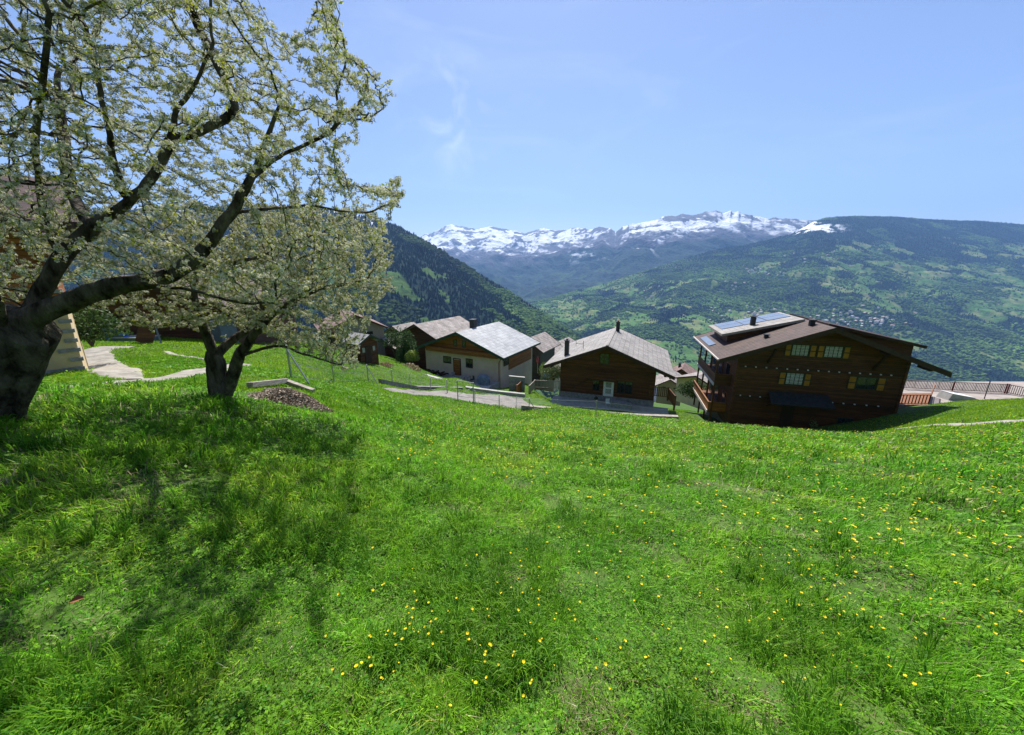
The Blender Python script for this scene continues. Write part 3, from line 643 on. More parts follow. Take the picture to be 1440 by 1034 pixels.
# left side: balconies, doors, posts
panel_balcony(big, -W2-1.55, -W2-.003, 2.6, 11.4, LB.at(1010,527,5)[1]-.35, 1.05, M['darkwood'], M['midwood'], M['midwood'])
lo = panel_balcony(big, -W2-1.75, -W2-.003, 2.9, 11.2, LB.at(1000,570,5)[1]+.1, 1.0, M['orangewood'], M['orangebeam'], M['midwood'])
pst = MB()
for yy in (2.75, 5.4, 8.2, 11.0):
    pst.box(-W2-1.5, -W2-1.34, yy, yy+.16, Bz+.3, under(W2+1.4)+.05)
pst.build('post', M['darkwood'], big)
for yy in (3.2, 6.2, 9.0):
    for zz in (LB.at(1010,527,5)[1]+.62, LB.at(1000,570,5)[1]+1.08):
        fo = MB().box(-W2-.05, -W2-.004, yy, yy+1.5, zz-1.0, zz+1.05).build('balcony_door', M['orangebeam'], big)
        MB().box(-W2-.07, -W2-.052, yy+.12, yy+1.38, zz-.85, zz+.93).build('pane', M['glass'], fo)
# right side wall gets a window row as well
for yy in (3.4, 7.2):
    fo = MB().box(W2+.004, W2+.05, yy, yy+1.3, zw2-.6, zw2+.6).build('side_window', M['shuttergreen'], big)
    MB().box(W2+.052, W2+.07, yy+.1, yy+1.2, zw2-.5, zw2+.5).build('pane', M['glass'], fo)
reb(big, Bz + 2)

# ---- middle chalet
pl, pr_ = P(764,514,42.0), P(949,531,37.3); o_, a_, wd = frame_from(pl, pr_); zr = P(852,486.5,39.65).z - o_.z
LM = Loc((o_.x, o_.y, o_.z), a_); hw = wd / 2; kk = zr / hw; Bz = -3.85; D = 14.0; yW = 1.4
mid = empty('chalet', LM.o + Vector((0,0,Bz)), a_)
tag(mid, 'dark brown chalet with grey seamed roof and two chimneys, in the middle beyond the meadow', 'house')
W2 = 5.35
MB().prism([(-W2, Bz+.5), (W2, Bz+.5), (W2, zr-kk*W2-.28), (0, zr-.28), (-W2, zr-kk*W2-.28)], yW, D-1.3).build('wall', M['midwood'], mid)
MB().box(-W2-.05, W2+.05, yW-.06, D-1.25, Bz-3, Bz+.49).build('base_wall', M['stone'], mid)
rf = gable_roof('roof', mid, hw, 0, D, zr, 0, 0.2, M['greyroof'], M['beam'], 0.36)
MB().bar((0,.0,zr+.03),(0,D,zr+.03),.26,.07).build('ridge_cap', M['greyroof'], rf)
for (px, py, y, r, h) in ((797,495,2.6,.25,1.75), (863,463,11.5,.24,1.2)):
    x = -4.9 if px < 820 else .35; zb = zr - kk * abs(x)
    mb = MB(); mb.box(x-r, x+r, y-r, y+r, zb-.3, zb+h); mb.box(x-r-.06, x+r+.06, y-r-.06, y+r+.06, zb+h+.004, zb+h+.09); co = mb.build('chimney', M['darkmetal'], rf)
    MB().box(x-r*.5, x+r*.5, y-r*.5, y+r*.5, zb+h+.094, zb+h+.25).build('chimney_cap', M['redpaint'] if px > 820 else M['darkmetal'], co)
an_ = MB(); x = -3.1; zb = zr - kk*3.1; an_.bar((x,3.6,zb-.1),(x,3.6,zb+.95),.05); an_.bar((x,3.6,zb+.55),(x-.9,3.7,zb+.55),.04); an_.bar((x-.9,3.7,zb+.2),(x-.9,3.7,zb+.9),.04); an_.build('antenna', M['darkmetal'], rf)
pu = MB()
for x in (-6.2, -3.1, 0, 3.1, 6.2): pu.box(x-.12, x+.12, .1, yW+.1, zr-kk*abs(x)-.52, zr-kk*abs(x)-.22)
pu.build('purlin', M['beam'], mid)
# attic window, small balcony, door, windows
xw, zw = LM.at(850, 505, yW); window(mid, xw, zw, 1.1, 1.35, yW, bars=1, fm=M['beam'])
xb, zb = LM.at(849, 527, yW)
bo = MB().box(xb-1.35, xb+1.35, yW-.9, yW-.004, zb-.55, zb-.42).build('balcony', M['beam'], mid)
p = MB()
for k in range(3): p.box(xb-1.35, xb+1.35, yW-.93, yW-.89, zb-.36+k*.28, zb-.16+k*.28)
for x in (xb-1.3, xb, xb+1.3): p.box(x-.05, x+.05, yW-.885, yW-.82, zb-.415, zb+.5)
p.build('parapet', M['midwood'], bo)
xd, zd = LM.at(855.5, 548, yW)
do = MB().box(xd-.58, xd+.58, yW-.07, yW-.004, Bz+.5, Bz+2.5).build('door', M['white'], mid)
MB().box(xd-.32, xd+.32, yW-.085, yW-.072, Bz+1.55, Bz+2.2).box(xd-.32, xd+.32, yW-.085, yW-.072, Bz+.8, Bz+1.4).build('pane', M['curtain'], do)
MB().box(xd-.75, xd+.75, yW-.08, yW-.004, Bz+2.55, Bz+2.75).build('lintel', M['beam'], mid)
for px in (873, 884): window(mid, LM.at(px, 546, yW)[0], Bz+1.75, .85, 1.5, yW, bars=1, fm=M['beam'])
window(mid, LM.at(838, 546, yW)[0], Bz+1.75, .8, 1.5, yW, bars=1, fm=M['beam'])
dg = MB(); xs = LM.at(803, 548, yW)[0]; dg.bar((xs, yW-.06, Bz+1.0), (xs+3.0, yW-.06, Bz+3.0), .14, .08); dg.build('brace', M['beam'], mid)
reb(mid, Bz)
# terrace in front of it, with steps
ter = empty('terrace', LM.world(0, 0, Bz-.2), a_)
tag(ter, 'grey concrete terrace with steps around the foot of the middle chalet', 'terrace')
MB().box(-6.0, 6.9, -1.5, 1.3, -1.6, .05).build('slab', M['concrete'], ter)
st = MB()
for k in range(3): st.box(-.9, 1.2, -1.52-.32*(k+1), -1.504-.32*k, -1.4, -.12-.17*k)
st.build('step', M['concrete'], ter)
wp = lambda x, y, z=.05: LM.world(x, y, Bz-.2+z)
def place(root_loc, rz, name, label, cat, parts, group=None):
    r = empty(name, root_loc, rz); tag(r, label, cat, group)
    for (nm, mb, m) in parts: mb.build(nm, m, r)
    return r
b = MB()
b.prism([(-1.25, 0), (1.25, 0), (1.15, .55), (-1.0, .72)], -.35, .4)
place(wp(1.9, -.2), a_, 'covered_bench', 'bench under a grey cover against the wall of the middle chalet', 'bench', [('cover', b, M['greytarp']), ('leg', MB().box(-1.1,-1.0,-.3,-.2,-.01,.3).box(1.0,1.1,-.3,-.2,-.01,.3), M['darkmetal'])])
def chair_parts():
    s = MB().box(-.22, .22, -.22, .22, .42, .46); bk = MB().box(-.22, .22, .19, .23, .461, .9); lg = MB()
    for x in (-.2, .17):
        for y in (-.21, .17): lg.box(x, x+.03, y, y+.03, 0, .419)
    return [('seat', s, M['white']), ('backrest', bk, M['white']), ('legs', lg, M['white'])]
place(wp(.55, -.45), a_+.4, 'garden_chair', 'white garden chair beside the white door of the middle chalet', 'chair', chair_parts())
place(wp(-.9, .6), a_, 'flower_pot', 'pale flower pot left of the white door of the middle chalet', 'flower pot', [('pot', MB().tube([(0,0,0),(0,0,.35)], [.14,.2], 10), M['cream']), ('plant', MB().tube([(0,0,.34),(0,0,.55),(0,0,.72)], [.2,.24,.05], 7), M['shuttergreen'])])
# wooden balustrades beside it
def rail_thing(pxs, label, cat='railing', h=1.0, m=None, name='wooden_railing', posts=None, gap=.17, bw=.09, lift=0, **kw):
    q = [gpt(*p) if len(p) == 2 else P(*p) for p in pxs]; r = empty(name, q[0] + Vector((0,0,lift))); tag(r, label, cat)
    rel = [v - q[0] for v in q]; railing('balusters', rel, h, m or M['midwood'], r, gap, bw, **kw)
    for v in rel: MB().box(v.x-.07, v.x+.07, v.y-.07, v.y+.07, -.3+v.z, h+.08+v.z).build('post', m or M['midwood'], r)
    return r
M['paleposts'] = M['greywood']
rail_thing([(744,555,39),(752,546,43),(787,547.5,42)], 'brown wooden picket railing left of the middle chalet', h=1.0, m=M['greywood'])
rail_thing([(727,556,37.5),(733,549,41)], 'short stair railing between white house and middle chalet', h=1.1, m=M['orangebeam'], gap=.14)
rail_thing([(913,557,37.5),(939,560,37),(948,573,32.5)], 'brown wooden picket railing right of the middle chalet', h=1.1, m=M['midwood'])
# ---- white house with pale roof
pl, pr_ = P(584,488.6,50.5), P(708,504,44.0); o_, a_, wd = frame_from(pl, pr_); zr = P(636,467,47.4).z - o_.z
LW = Loc((o_.x, o_.y, o_.z), a_); hw = wd / 2; kk = zr / hw; D = 11.3; yW = 1.0; W2 = 6.1
Bz = LW.at(655, 529, yW)[1]
whi = empty('house', LW.world(0, 0, Bz), a_)
tag(whi, 'cream plastered house with orange wood gable and wide pale grey roof', 'house')
zs = LW.at(655, 497, yW)[1]
MB().box(-W2, W2, yW, D-.8, Bz-3, zs).build('wall', M['cream'], whi)
ug = lambda x: zr - kk*abs(x) - .26
MB().prism([(-W2+.02, zs+.004), (W2-.02, zs+.004), (W2-.02, ug(W2)), (0, ug(0)), (-W2+.02, ug(W2))], yW+.03, D-.82).build('gable_wall', M['orangewood'], whi)
# pale corner pier at the left and the wood clad upper part of the right wall
MB().box(W2+.004, W2+.06, yW+2.0, D-1.3, zs-2.1, ug(W2)-.05).build('side_cladding', M['orangewood'], whi)
fo = MB().box(W2+.064, W2+.1, yW+.6, yW+2.0, zs-1.3, zs+.35).build('side_window', M['beam'], whi); MB().box(W2+.104, W2+.11, yW+.7, yW+1.9, zs-1.2, zs+.25).build('pane', M['glass'], fo)
bal = MB().box(-W2+.6, W2-.3, yW-.55, yW-.004, zs-.12, zs).build('balcony', M['orangebeam'], whi)
MB().box(-W2+.6, W2-.3, yW-.57, yW-.53, zs+.004, zs+.55).build('parapet', M['orangewood'], bal)
rf = gable_roof('roof', whi, hw, 0, D, zr, 0, 0.16, M['paleroof'], M['greenpaint'], 0.34)
for s_ in (-1, 1): MB().bar((s_*(hw+.05), .0, -.12), (s_*(hw+.05), D, -.12), .07, .26).build('eave_board', M['greenpaint'], rf)
x = -.4; zb = zr; mb = MB().box(x-.35, x+.35, 4.3, 5.1, zb-.4, zb+.95).box(x-.42, x+.42, 4.22, 5.18, zb+.954, zb+1.1); mb.build('chimney', M['darkmetal'], rf)
for px in (640, 652.5):
    xw, zw = LW.at(px, 484 if px > 645 else 482.5, yW+.03); window(whi, xw, zw, .55, .95, yW+.03, bars=0, fm=M['greenpaint'])
xw, zw = LW.at(629, 506, yW); window(whi, xw, zw, 1.35, 1.0, yW, bars=1, fm=M['beam'])
xw, zw = LW.at(660, 511, yW); window(whi, xw, zw, 1.1, 1.25, yW, bars=1, fm=M['beam'])
xd, zd = LW.at(643, 513.5, yW); do = MB().box(xd-.5, xd+.5, yW-.07, yW-.004, Bz-.05, Bz+2.1).build('door', M['orangewood'], whi)
MB().box(xd-.62, xd-.504, yW-.06, yW-.004, Bz, Bz+2.2).box(xd+.504, xd+.62, yW-.06, yW-.004, Bz, Bz+2.2).box(xd-.62, xd+.62, yW-.06, yW-.004, Bz+2.204, Bz+2.32).build('door_frame', M['beam'], do)
MB().tube([(W2-.25, yW-.1, Bz), (W2-.25, yW-.1, -.9), (W2+.45, .1, -.25)], .05, 6).build('downpipe', M['redpaint'], whi)
reb(whi, Bz)
ww_ = lambda x, y, z=0: LW.world(x, y, Bz + z)
tb = empty('terrace', ww_(0, -1.2, 0), a_); tag(tb, 'grey paved terrace edge in front of the cream house', 'terrace')
MB().box(-6.4, 5.9, -1.6, 2.15, -2.5, -.06).build('slab', M['concrete'], tb)
def table_parts():
    t = MB().box(-.6,.6,-.4,.4,.70,.74); l_ = MB()
    for x in (-.52,.46):
        for y in (-.34,.28): l_.box(x,x+.06,y,y+.06,0,.699)
    return [('tabletop', t, M['greywood']), ('legs', l_, M['greywood'])]
place(ww_(2.0, -.9, -.06), a_, 'garden_table', 'dark garden table between the right window and the tarpaulin heap, by the cream wall', 'table', table_parts())
dkc = [(n_, m_, M['darkmetal']) for n_, m_, _ in chair_parts()]
place(ww_(-.1, -.8, -.06), a_+.7, 'garden_chair', 'dark garden chair left of the wooden door of the cream house', 'chair', [(n_, m_, M['greytarp']) for n_, m_, _ in chair_parts()])
place(ww_(3.0, -1.0, -.06), a_-.5, 'garden_chair', 'dark garden chair right of the dark garden table by the cream wall', 'chair', dkc)
hd = MB(); g = random.Random(3); ring = []
for k in range(5): ring.append([(math.cos(i*.7854)*(.95,.98,.85,.5,.1)[k]*(1+g.uniform(-.12,.12)), math.sin(i*.7854)*(.6,.6,.5,.3,.1)[k], (0,.5,.95,1.25,1.32)[k]) for i in range(8)])
vs = [v for r in ring for v in r]; hd.add(vs, [(a*8+i, a*8+(i+1)%8, (a+1)*8+(i+1)%8, (a+1)*8+i) for a in range(4) for i in range(8)] + [tuple(range(32,40))])
ho = hd.build('tarpaulin_heap', M['tarp'], smooth=True); ho.location = ww_(4.6, -.75, -.1); ho.rotation_euler.z = a_
tag(ho, 'heap under a blue grey tarpaulin at the right corner of the cream house', 'covered heap')
wood = MB()
for k in range(22): wood.bar((-2.2+.2*k+g.uniform(-.05,.05), -.3, g.uniform(.05,.55)), (-2.2+.2*k, .3, g.uniform(.05,.55)), .16, .16)
wo_ = wood.build('wood_pile', M['beam']); wo_.location = ww_(-3.6, -.2, -.06); wo_.rotation_euler.z = a_
tag(wo_, 'low dark wood pile under the left window of the cream house', 'wood pile')
# garden walls by the road
def low_wall(name, label, pxs, h, th, m, down=1.0, cap=None):
    q = [P(*p) for p in pxs]; r = empty(name, q[0]); tag(r, label, 'wall'); mb = MB(); cp = MB()
    for a, b in zip(q[:-1], q[1:]):
        a = a - q[0]; b = b - q[0]; d = (b - a); n = Vector((-d.y, d.x, 0)).normalized() * th / 2
        vs = [a-n, b-n, b+n, a+n]; mb.add([v - Vector((0,0,down)) for v in vs] + [v + Vector((0,0,h)) for v in vs], [(3,2,1,0),(4,5,6,7),(0,1,5,4),(1,2,6,5),(2,3,7,6),(3,0,4,7)])
        n2 = n * 1.25; vs = [a-n2, b-n2, b+n2, a+n2]; z0 = Vector((0,0,h+.003)); z1 = Vector((0,0,h+.08))
        cp.add([v+z0 for v in vs] + [v+z1 for v in vs], [(3,2,1,0),(4,5,6,7),(0,1,5,4),(1,2,6,5),(2,3,7,6),(3,0,4,7)])
    mb.build('wall', m, r); cp.build('coping', cap or M['concrete'], r); return r
low_wall('garden_wall', 'low grey retaining wall between the lawn and the road', [(535,542.5,27),(585,551,31),(650,552,34.5)], .45, .3, M['stone'], cap=M['stone'])
low_wall('garden_wall', 'pale kerb wall along the road below the shadow of the cream house', [(655,548,36),(700,554,36),(738,558,36.5)], .25, .3, M['concrete'])
low_wall('garden_wall', 'grey walled corner right of the cream house', [(716,541,41),(738,543,41)], 1.0, .25, M['stone'])
low_wall('garden_wall', 'pale edging wall curving from the shed to the cream house', [(420,497,33),(470,504,34),(512,512,34.5),(545,519,36),(600,530,39.5),(655,545,38.5)], .16, .35, M['concrete'])
low_wall('garden_wall', 'thin stone edge between meadow and lawn of the middle chalet', [(733,574,28.6),(790,580,28.4),(850,585,28),(900,588,27.6),(953,590,27)], .22, .3, M['stone'], cap=M['greywood'])
# ---- garden shed
def simple_house(name, label, cat, px, py, Y, a, W_, D_, h, rise, ov, wm, rm, parts=True, chim=True, base=None, found=3):
    o = P(px, py, Y); r = empty(name, o, a); tag(r, label, cat)
    k = rise / (W_/2); W2_ = W_/2
    MB().prism([(-W2_, -found), (W2_, -found), (W2_, h), (0, h+rise), (-W2_, h)], 0, D_).build('wall', wm, r)
    if base: MB().box(-W2_-.02, W2_+.02, -.03, D_+.03, -found-.1, h*.42).build('base_wall', base, r)
    zr_ = h + rise + .2; rf_ = gable_roof('roof', r, W2_+ov, -ov, D_+ov, zr_, zr_-k*(W2_+ov), .16, rm, M['beam'], .24)
    if chim: MB().box(-W2_*.4-.3, -W2_*.4+.3, D_*.5, D_*.5+.6, h, h+rise+.7).build('chimney', M['darkmetal'], rf_)
    if parts:
        window(r, -W2_*.45, h*.62, W_*.13, h*.22, 0, bars=1, fm=M['beam']); window(r, W2_*.45, h*.62, W_*.13, h*.22, 0, bars=1, fm=M['beam'])
    return r
sh = empty('garden_shed', P(521, 511, 34), R(57)); tag(sh, 'small dark wooden garden shed with grey roof on the lawn left of the cream house', 'shed')
MB().prism([(-.95,-.6),(.95,-.6),(.95,1.95),(0,2.5),(-.95,1.95)], 0, 2.3).build('wall', M['darkwood'], sh)
gable_roof('roof', sh, 1.3, -.35, 2.6, 2.78, 2.02, .08, M['greytarp'], M['greenpaint'], .14)
MB().box(-.5,.15,-.05,-.004,.0,1.75).build('door', M['beam'], sh)
for x in (-.62, .5): MB().box(x-.13,x+.13,-.06,-.01,1.15,1.6).build('window', M['curtain'], sh)
# ---- houses further down
hs = [('house','brown roofed house partly behind the cherry tree and the shed','house',503,482,62,R(32),9,11,2.4,2.2,1.0,M['greywood'],M['redroof']),
 ('chalet','dark chalet with grey roof and green shutters directly left of the cream house','house',592,497,60,R(-28),8,10,2.9,1.9,1.2,M['darkwood'],M['oldroof']),
 ('barn','small dark barn with pale low roof between the shed and the dark chalet','barn',545,497,64,R(-35),7,7,1.2,1.4,1.0,M['darkwood'],M['oldroof']),
 ('barn','tiny dark gabled barn behind the pale low roofed barn','barn',556,478,84,R(-25),5,6,1.6,1.5,.8,M['darkwood'],M['oldroof']),
 ('barn','black tarred barn with light roof just right of the cream house','barn',742,519,66,R(-28),5,7,4.0,1.6,.9,M['darkmetal'],M['oldroof']),
 ('house','house with pale stone slab roof in the gap, left one','house',757,519,82,R(-20),9,9,2.8,2.2,1.0,M['greywood'],M['oldroof']),
 ('house','house with pale stone slab roof in the gap, right one behind the middle chalet','house',777,509,95,R(-30),9,10,2.6,2.2,1.0,M['cream'],M['oldroof']),
 ('house','low pale roofed house at the bottom of the gap','house',757,528,70,R(-24),6.5,6,1.6,1.2,.8,M['cream'],M['oldroof']),
 ('house','pale roofed house seen between the middle and the right chalet','house',941,551,78,R(-25),5,8,1.4,1.5,1.0,M['greywood'],M['oldroof']),
 ('house','long pale roof behind the round green shrub','house',980,552,66,R(-60),9,10,1.7,1.5,1.0,M['cream'],M['oldroof']),
 ('house','brown roof peeking out right behind the middle chalet','house',957,536,90,R(-30),4.5,6,1.8,1.4,1.0,M['darkwood'],M['redroof'])]
for (n_, lb, ct, px, py, Y, a, W_, D_, h, rise, ov, wm, rm) in hs: simple_house(n_, lb, ct, px, py, Y, a, W_, D_, h, rise, ov, wm, rm, chim=(n_ == 'house'))
# small parasol and washing in the gap
place(P(756,517,60), 0, 'red_parasol', 'closed red parasol among the pale roofs in the gap', 'parasol', [('pole', MB().bar((0,0,-1),(0,0,1.9),.06), M['metal']), ('cover', MB().tube([(0,0,.9),(0,0,1.5),(0,0,2.0)],[.28,.22,.03],8), M['redpaint'])])
place(P(768,531,60), R(-20), 'water_butt', 'blue barrel by the low pale house in the gap', 'barrel', [('barrel', MB().tube([(0,0,0),(0,0,.5),(0,0,1.0)],[.4,.46,.4],12), M['blueplastic']), ('lid', MB().tube([(0,0,1.004),(0,0,1.06)],.43,12), M['white'])])
# ---- left house with tan plaster and stone corner
c0 = P(120, 523, 11.0); a_t = R(49)
th_ = empty('house', (c0.x, c0.y, h1(c0.x, c0.y) - .05), a_t); tag(th_, 'tan plastered house with grey stone corner behind the big cherry trunk', 'house')
MB().box(-9, 0, 0, 8, -2, 2.1).build('wall', M['tan'], th_)
MB().box(-9.05, .02, -.05, -.004, -2, .22).build('plinth', M['stone'], th_)
MB().box(-9, -.02, .02, 7.98, 2.104, 4.5).build('upper_wall', M['orangewood'], th_)
for k in range(15):
    L_ = .40 if k % 2 == 0 else .22; z = .10 + k * .29
    if k >= 1: MB().box(-L_, .045, -.045, L_*.8, z, z+.11).build('corner_stone', M['stone'], th_)
mb = MB(); mb.add([(-9.6,-1.0,4.35),(.9,-1.0,4.35),(.9,4,6.1),(-9.6,4,6.1),(-9.6,-1.0,4.2),(.9,-1.0,4.2),(.9,4,5.95),(-9.6,4,5.95),(.9,9,4.35),(-9.6,9,4.35),(.9,9,4.2),(-9.6,9,4.2)],
   [(0,1,2,3),(7,6,5,4),(0,4,5,1),(1,5,6,2),(3,7,4,0),(3,2,8,9),(11,10,6,7),(2,6,10,8),(9,8,10,11),(3,9,11,7)]); mb.build('roof', M['slate'], th_)
window(th_, -2.6, 3.2, .9, 1.0, .02, bars=1, fm=M['beam']); window(th_, -5.6, 3.2, .9, 1.0, .02, bars=1, fm=M['beam'])
M['darkslate'] = mat('dark_slates', (.035,.025,.022), (.06,.045,.04), 1, .8, .01, 12, brick=(1,0,.32,.45,.5), spec=.1)
# ---- dark chalet behind the small cherry
dk = simple_house('chalet', 'long dark red brown chalet behind the blossoming small cherry tree', 'house', 215, 484, 27, R(4), 12, 9, 2.9, 1.9, 1.4, M['midwood'], M['slate'], base=M['darkwood'])
dk2 = simple_house('barn', 'low dark barn with orange door right of the long dark chalet', 'barn', 292, 480, 30, R(-8), 5.5, 6, 2.0, 1.2, .7, M['darkwood'], M['slate'], parts=False, chim=False)
MB().box(-.8, .1, -.06, -.004, .0, 1.8).build('door', M['orangewood'], dk2)
tk = MB().box(-.9, .9, -.6, .6, 0, 1.75); place(P(313, 485, 27), R(-15), 'storage_cabinet', 'grey blue storage cabinet behind the fork of the small cherry tree', 'cabinet', [('body', tk, M['greyblue']), ('lid', MB().box(-.95,.95,-.65,.65,1.754,1.83), M['white'])])
# toys and boards on the left lawn
g0 = lambda px, py: gpt(px, py) - Vector((0, 0, .02))
sl = MB(); sl.bar((-.55,0,.0),(-.75,0,1.15),.09); sl.bar((-.55,.4,.0),(-.75,.4,1.15),.09); ch = MB(); ch.bar((-.7,.2,.85),(.6,.2,.12),.42,.06); ch.bar((.6,.2,.12),(.95,.2,.12),.42,.06)
place(g0(166,479), R(5), 'slide', 'small blue plastic slide on the grass in front of the dark chalet', 'slide', [('ladder', sl, M['blueplastic']), ('chute', ch, M['blueplastic'])])
bd = MB(); bd.bar((-.45,0,.0),(.15,.3,1.7),1.0,.05, up=(0,1,0)); place(g0(212,483), R(0), 'board', 'brown board leaning up in front of the dark chalet', 'board', [('panel', bd, M['midwood']), ('prop', MB().bar((.65,0,0),(.2,.3,1.5),.08), M['greyblue'])])
place(g0(193,480), R(0), 'sandpit', 'low pale rectangular sandpit between blue slide and leaning board', 'sandpit', [('frame', MB().box(-1.1,1.1,-.5,-.42,-.1,.3).box(-1.1,1.1,.42,.5,-.1,.3).box(-1.1,-1.02,-.42,.42,-.1,.3).box(1.02,1.1,-.42,.42,-.1,.3), M['greyblue']), ('cover', MB().box(-1.15,1.15,-.55,.55,.304,.34), M['concrete'])])
# ---- timber beams and the heap under the small tree
def log(label, a, b, w_, h_, m=None):
    a, b = Vector(a), Vector(b); mb = MB().bar((0,0,h_/2), tuple(b - a + Vector((0,0,h_/2))), w_, h_); o = mb.build('timber_beam', m or M['greywood'], bevel=.01); o.location = a
    return tag(o, label, 'beam', None)
log('long pale timber beam behind the brown mulch heap', gpt(352,548)+Vector((0,0,.05)), gpt(403,543)+Vector((0,0,.1)), .16, .15)
log('short pale timber beam pointing right at the edge of the mulch heap', gpt(403,543)+Vector((0,0,.1)), gpt(441,554)+Vector((0,0,.03)), .16, .12)
log('thin timber laid under the long pale beam', gpt(374,552)+Vector((0,0,.02)), gpt(408,550)+Vector((0,0,.02)), .10, .09)
c = gpt(412, 566); n_, m_ = 60, 60
uu, vv = np.meshgrid(np.linspace(-1, 1, n_), np.linspace(-1, 1, m_)); r_ = np.hypot(uu, vv) * (1 + .12 * fbm(uu*2, vv*2, 3, 3))
X = c.x + uu * .95; Y = c.y + vv * .9; Z = H(X, Y).reshape(X.shape) + sst(1.0, .2, r_) * .30 - .03 + fbm(X*9, Y*9, 4, 6) * .05 * sst(1, .7, r_)
heap_c = (c.x, c.y)
mo = mesh_np('mulch_heap', np.stack([X, Y, Z], -1).reshape(-1, 3), grid_faces(m_, n_), M['mulch'], smooth=True)
tag(mo, 'low heap of brown leaf litter and wood chips beside the small cherry tree', 'mulch heap', kind='stuff')
g = np.random.default_rng(8); n = 5000; a = g.random(n)*6.283; q = np.sqrt(g.random(n))*.95; px_, py_ = c.x+np.cos(a)*q*.95, c.y+np.sin(a)*q*.9
pz = H(px_, py_) + sst(1.0,.2,q)*.30; unit = (np.array([(-.5,-.18,0),(.5,-.12,.05),(.5,.16,0),(-.5,.2,.12)]), np.array([(0,1,2),(0,2,3)]))
col = A3(.14,.11,.085) + (A3(.55,.47,.38)-A3(.14,.11,.085)) * g.random((n,1))**2
v, f, cc = merge(unit, np.stack([px_,py_,pz+.01],-1), np.stack([g.uniform(.03,.10,n), g.uniform(.05,.3,n)],-1), col, g, .2)
tag(mesh_np('wood_chips', v, f, M['treestuff'], col=cc), 'pale wood chips and dry leaves scattered over the mulch heap', 'wood chips', kind='stuff')
# ---- wire fence with braced posts
def wire_fence(label, pl_, h=1.15, mesh=True, m=None, braces=(), name='wire_fence', r=.04):
    q = [gpt(*p) for p in pl_]; rt = empty(name, q[0]); tag(rt, label, 'fence'); m = m or M['metal']
    for i, p in enumerate(q):
        o = p - q[0]; po = MB().tube([o - Vector((0,0,.3)), o + Vector((0,0,h))], r, 6).build('post', m, rt)
        if i in braces: d = Vector((.75, -.15, 0)); MB().tube([o + Vector((0,0,h*.88)), o + d + Vector((0,0,-.25))], r*.8, 6).build('brace', m, rt)
    wr_ = MB()
    for a, b in zip(q[:-1], q[1:]):
        a = a - q[0]; b = b - q[0]
        for z in (.1, h*.5, h-.06): wr_.bar(a + Vector((0,0,z)), b + Vector((0,0,z)), .014)
        L_ = (b - a).length; n = int(L_ / .16)
        for k in range(1, n): p_ = a.lerp(b, k/n); wr_.bar(p_ + Vector((0,0,.1)), p_ + Vector((0,0,h-.06)), .0035)
    wr_.build('wire_mesh', m, rt); return rt
wire_fence('grey wire mesh fence with braced posts from the small cherry tree down to the road', [(410,533),(470,539),(518,536),(552,541),(577,546),(606,550),(629,553)], 1.25, braces=(0, 2))
g1, g2 = gpt(644, 563), gpt(666, 566); gt = empty('metal_gate', g1); tag(gt, 'galvanised tubular gate at the road in front of the cream house', 'gate'); dv = g2 - g1
MB().tube([(0,0,-.3),(0,0,1.7)], .04, 8).build('post', M['metal'], gt); MB().tube([dv - Vector((0,0,.3)), dv + Vector((0,0,1.7))], .05, 8).build('post', M['metal'], gt)
MB().tube([(0,0,1.68),dv+Vector((0,0,1.68))], .025, 6).tube([(0,0,.35),dv+Vector((0,0,.35))], .02, 6).tube([Vector((0,0,.4)),dv+Vector((0,0,1.3))], .02, 6).build('bar', M['metal'], gt)
wire_fence('thin wire fence posts along the meadow edge below the middle chalet', [(726,573),(783,580),(838,585),(952,591)], 1.0, r=.02)
wire_fence('wire mesh fence along the meadow side of the paved lane right of the gate', [(668,567),(702,573),(744,578)], 1.1, braces=(2,), r=.035)
# ---- terrace and fences at the far right
A_, B_ = P(1268,546,43), P(1440,557,36)
ptz = -13.75
pt = MB().box(34.8, 70, 33.2, 44.5, ptz-2.5, ptz).build('patio', M['patio']); tag(pt, kind='structure'); pt.name = 'pavement'
def picket(label, pts_, h=1.05, every=4.2, cat='fence'):
    rt = empty('picket_fence', pts_[0]); tag(rt, label, cat); rel = [Vector(p) - Vector(pts_[0]) for p in pts_]
    railing('pickets', rel, h, M['oldpicket'], rt, .15, .07)
    for a, b in zip(rel[:-1], rel[1:]):
        n = max(1, round((b-a).length / every))
        for k in range(n + 1): p = a.lerp(b, k/n); MB().box(p.x-.045, p.x+.045, p.y-.08, p.y+.02, p.z-.05, p.z+h+.08).build('post', M['redpaint'], rt)
    return rt
M['oldpicket'] = mat('weathered_grey_pickets', (.17,.145,.125), (.30,.265,.24), 4, .9)
def onz(px, py, z): t, s = ts(px, py); return Vector((t * z / s, z / s, z))
picket('grey picket fence with dark red posts along the back of the far right terrace', [onz(1268,546.5,ptz), onz(1412,553,ptz)])
picket('grey picket fence turning towards the camera at the right end of the terrace', [onz(1415,553.5,ptz), onz(1452,561,ptz), onz(1520,578,ptz)])
rl = empty('wooden_ramp', onz(1262,575,-14.3)); tag(rl, 'orange brown wooden balustrade and deck just right of the big chalet', 'deck')
q = [onz(1258,569,-13.2), onz(1305,569,-13.1), onz(1311,553,-13.4)]; o_ = rl.location
railing('railing', [q[0]-o_, q[1]-o_, q[2]-o_], 1.0, M['orangebeam'], rl, .3, .1)
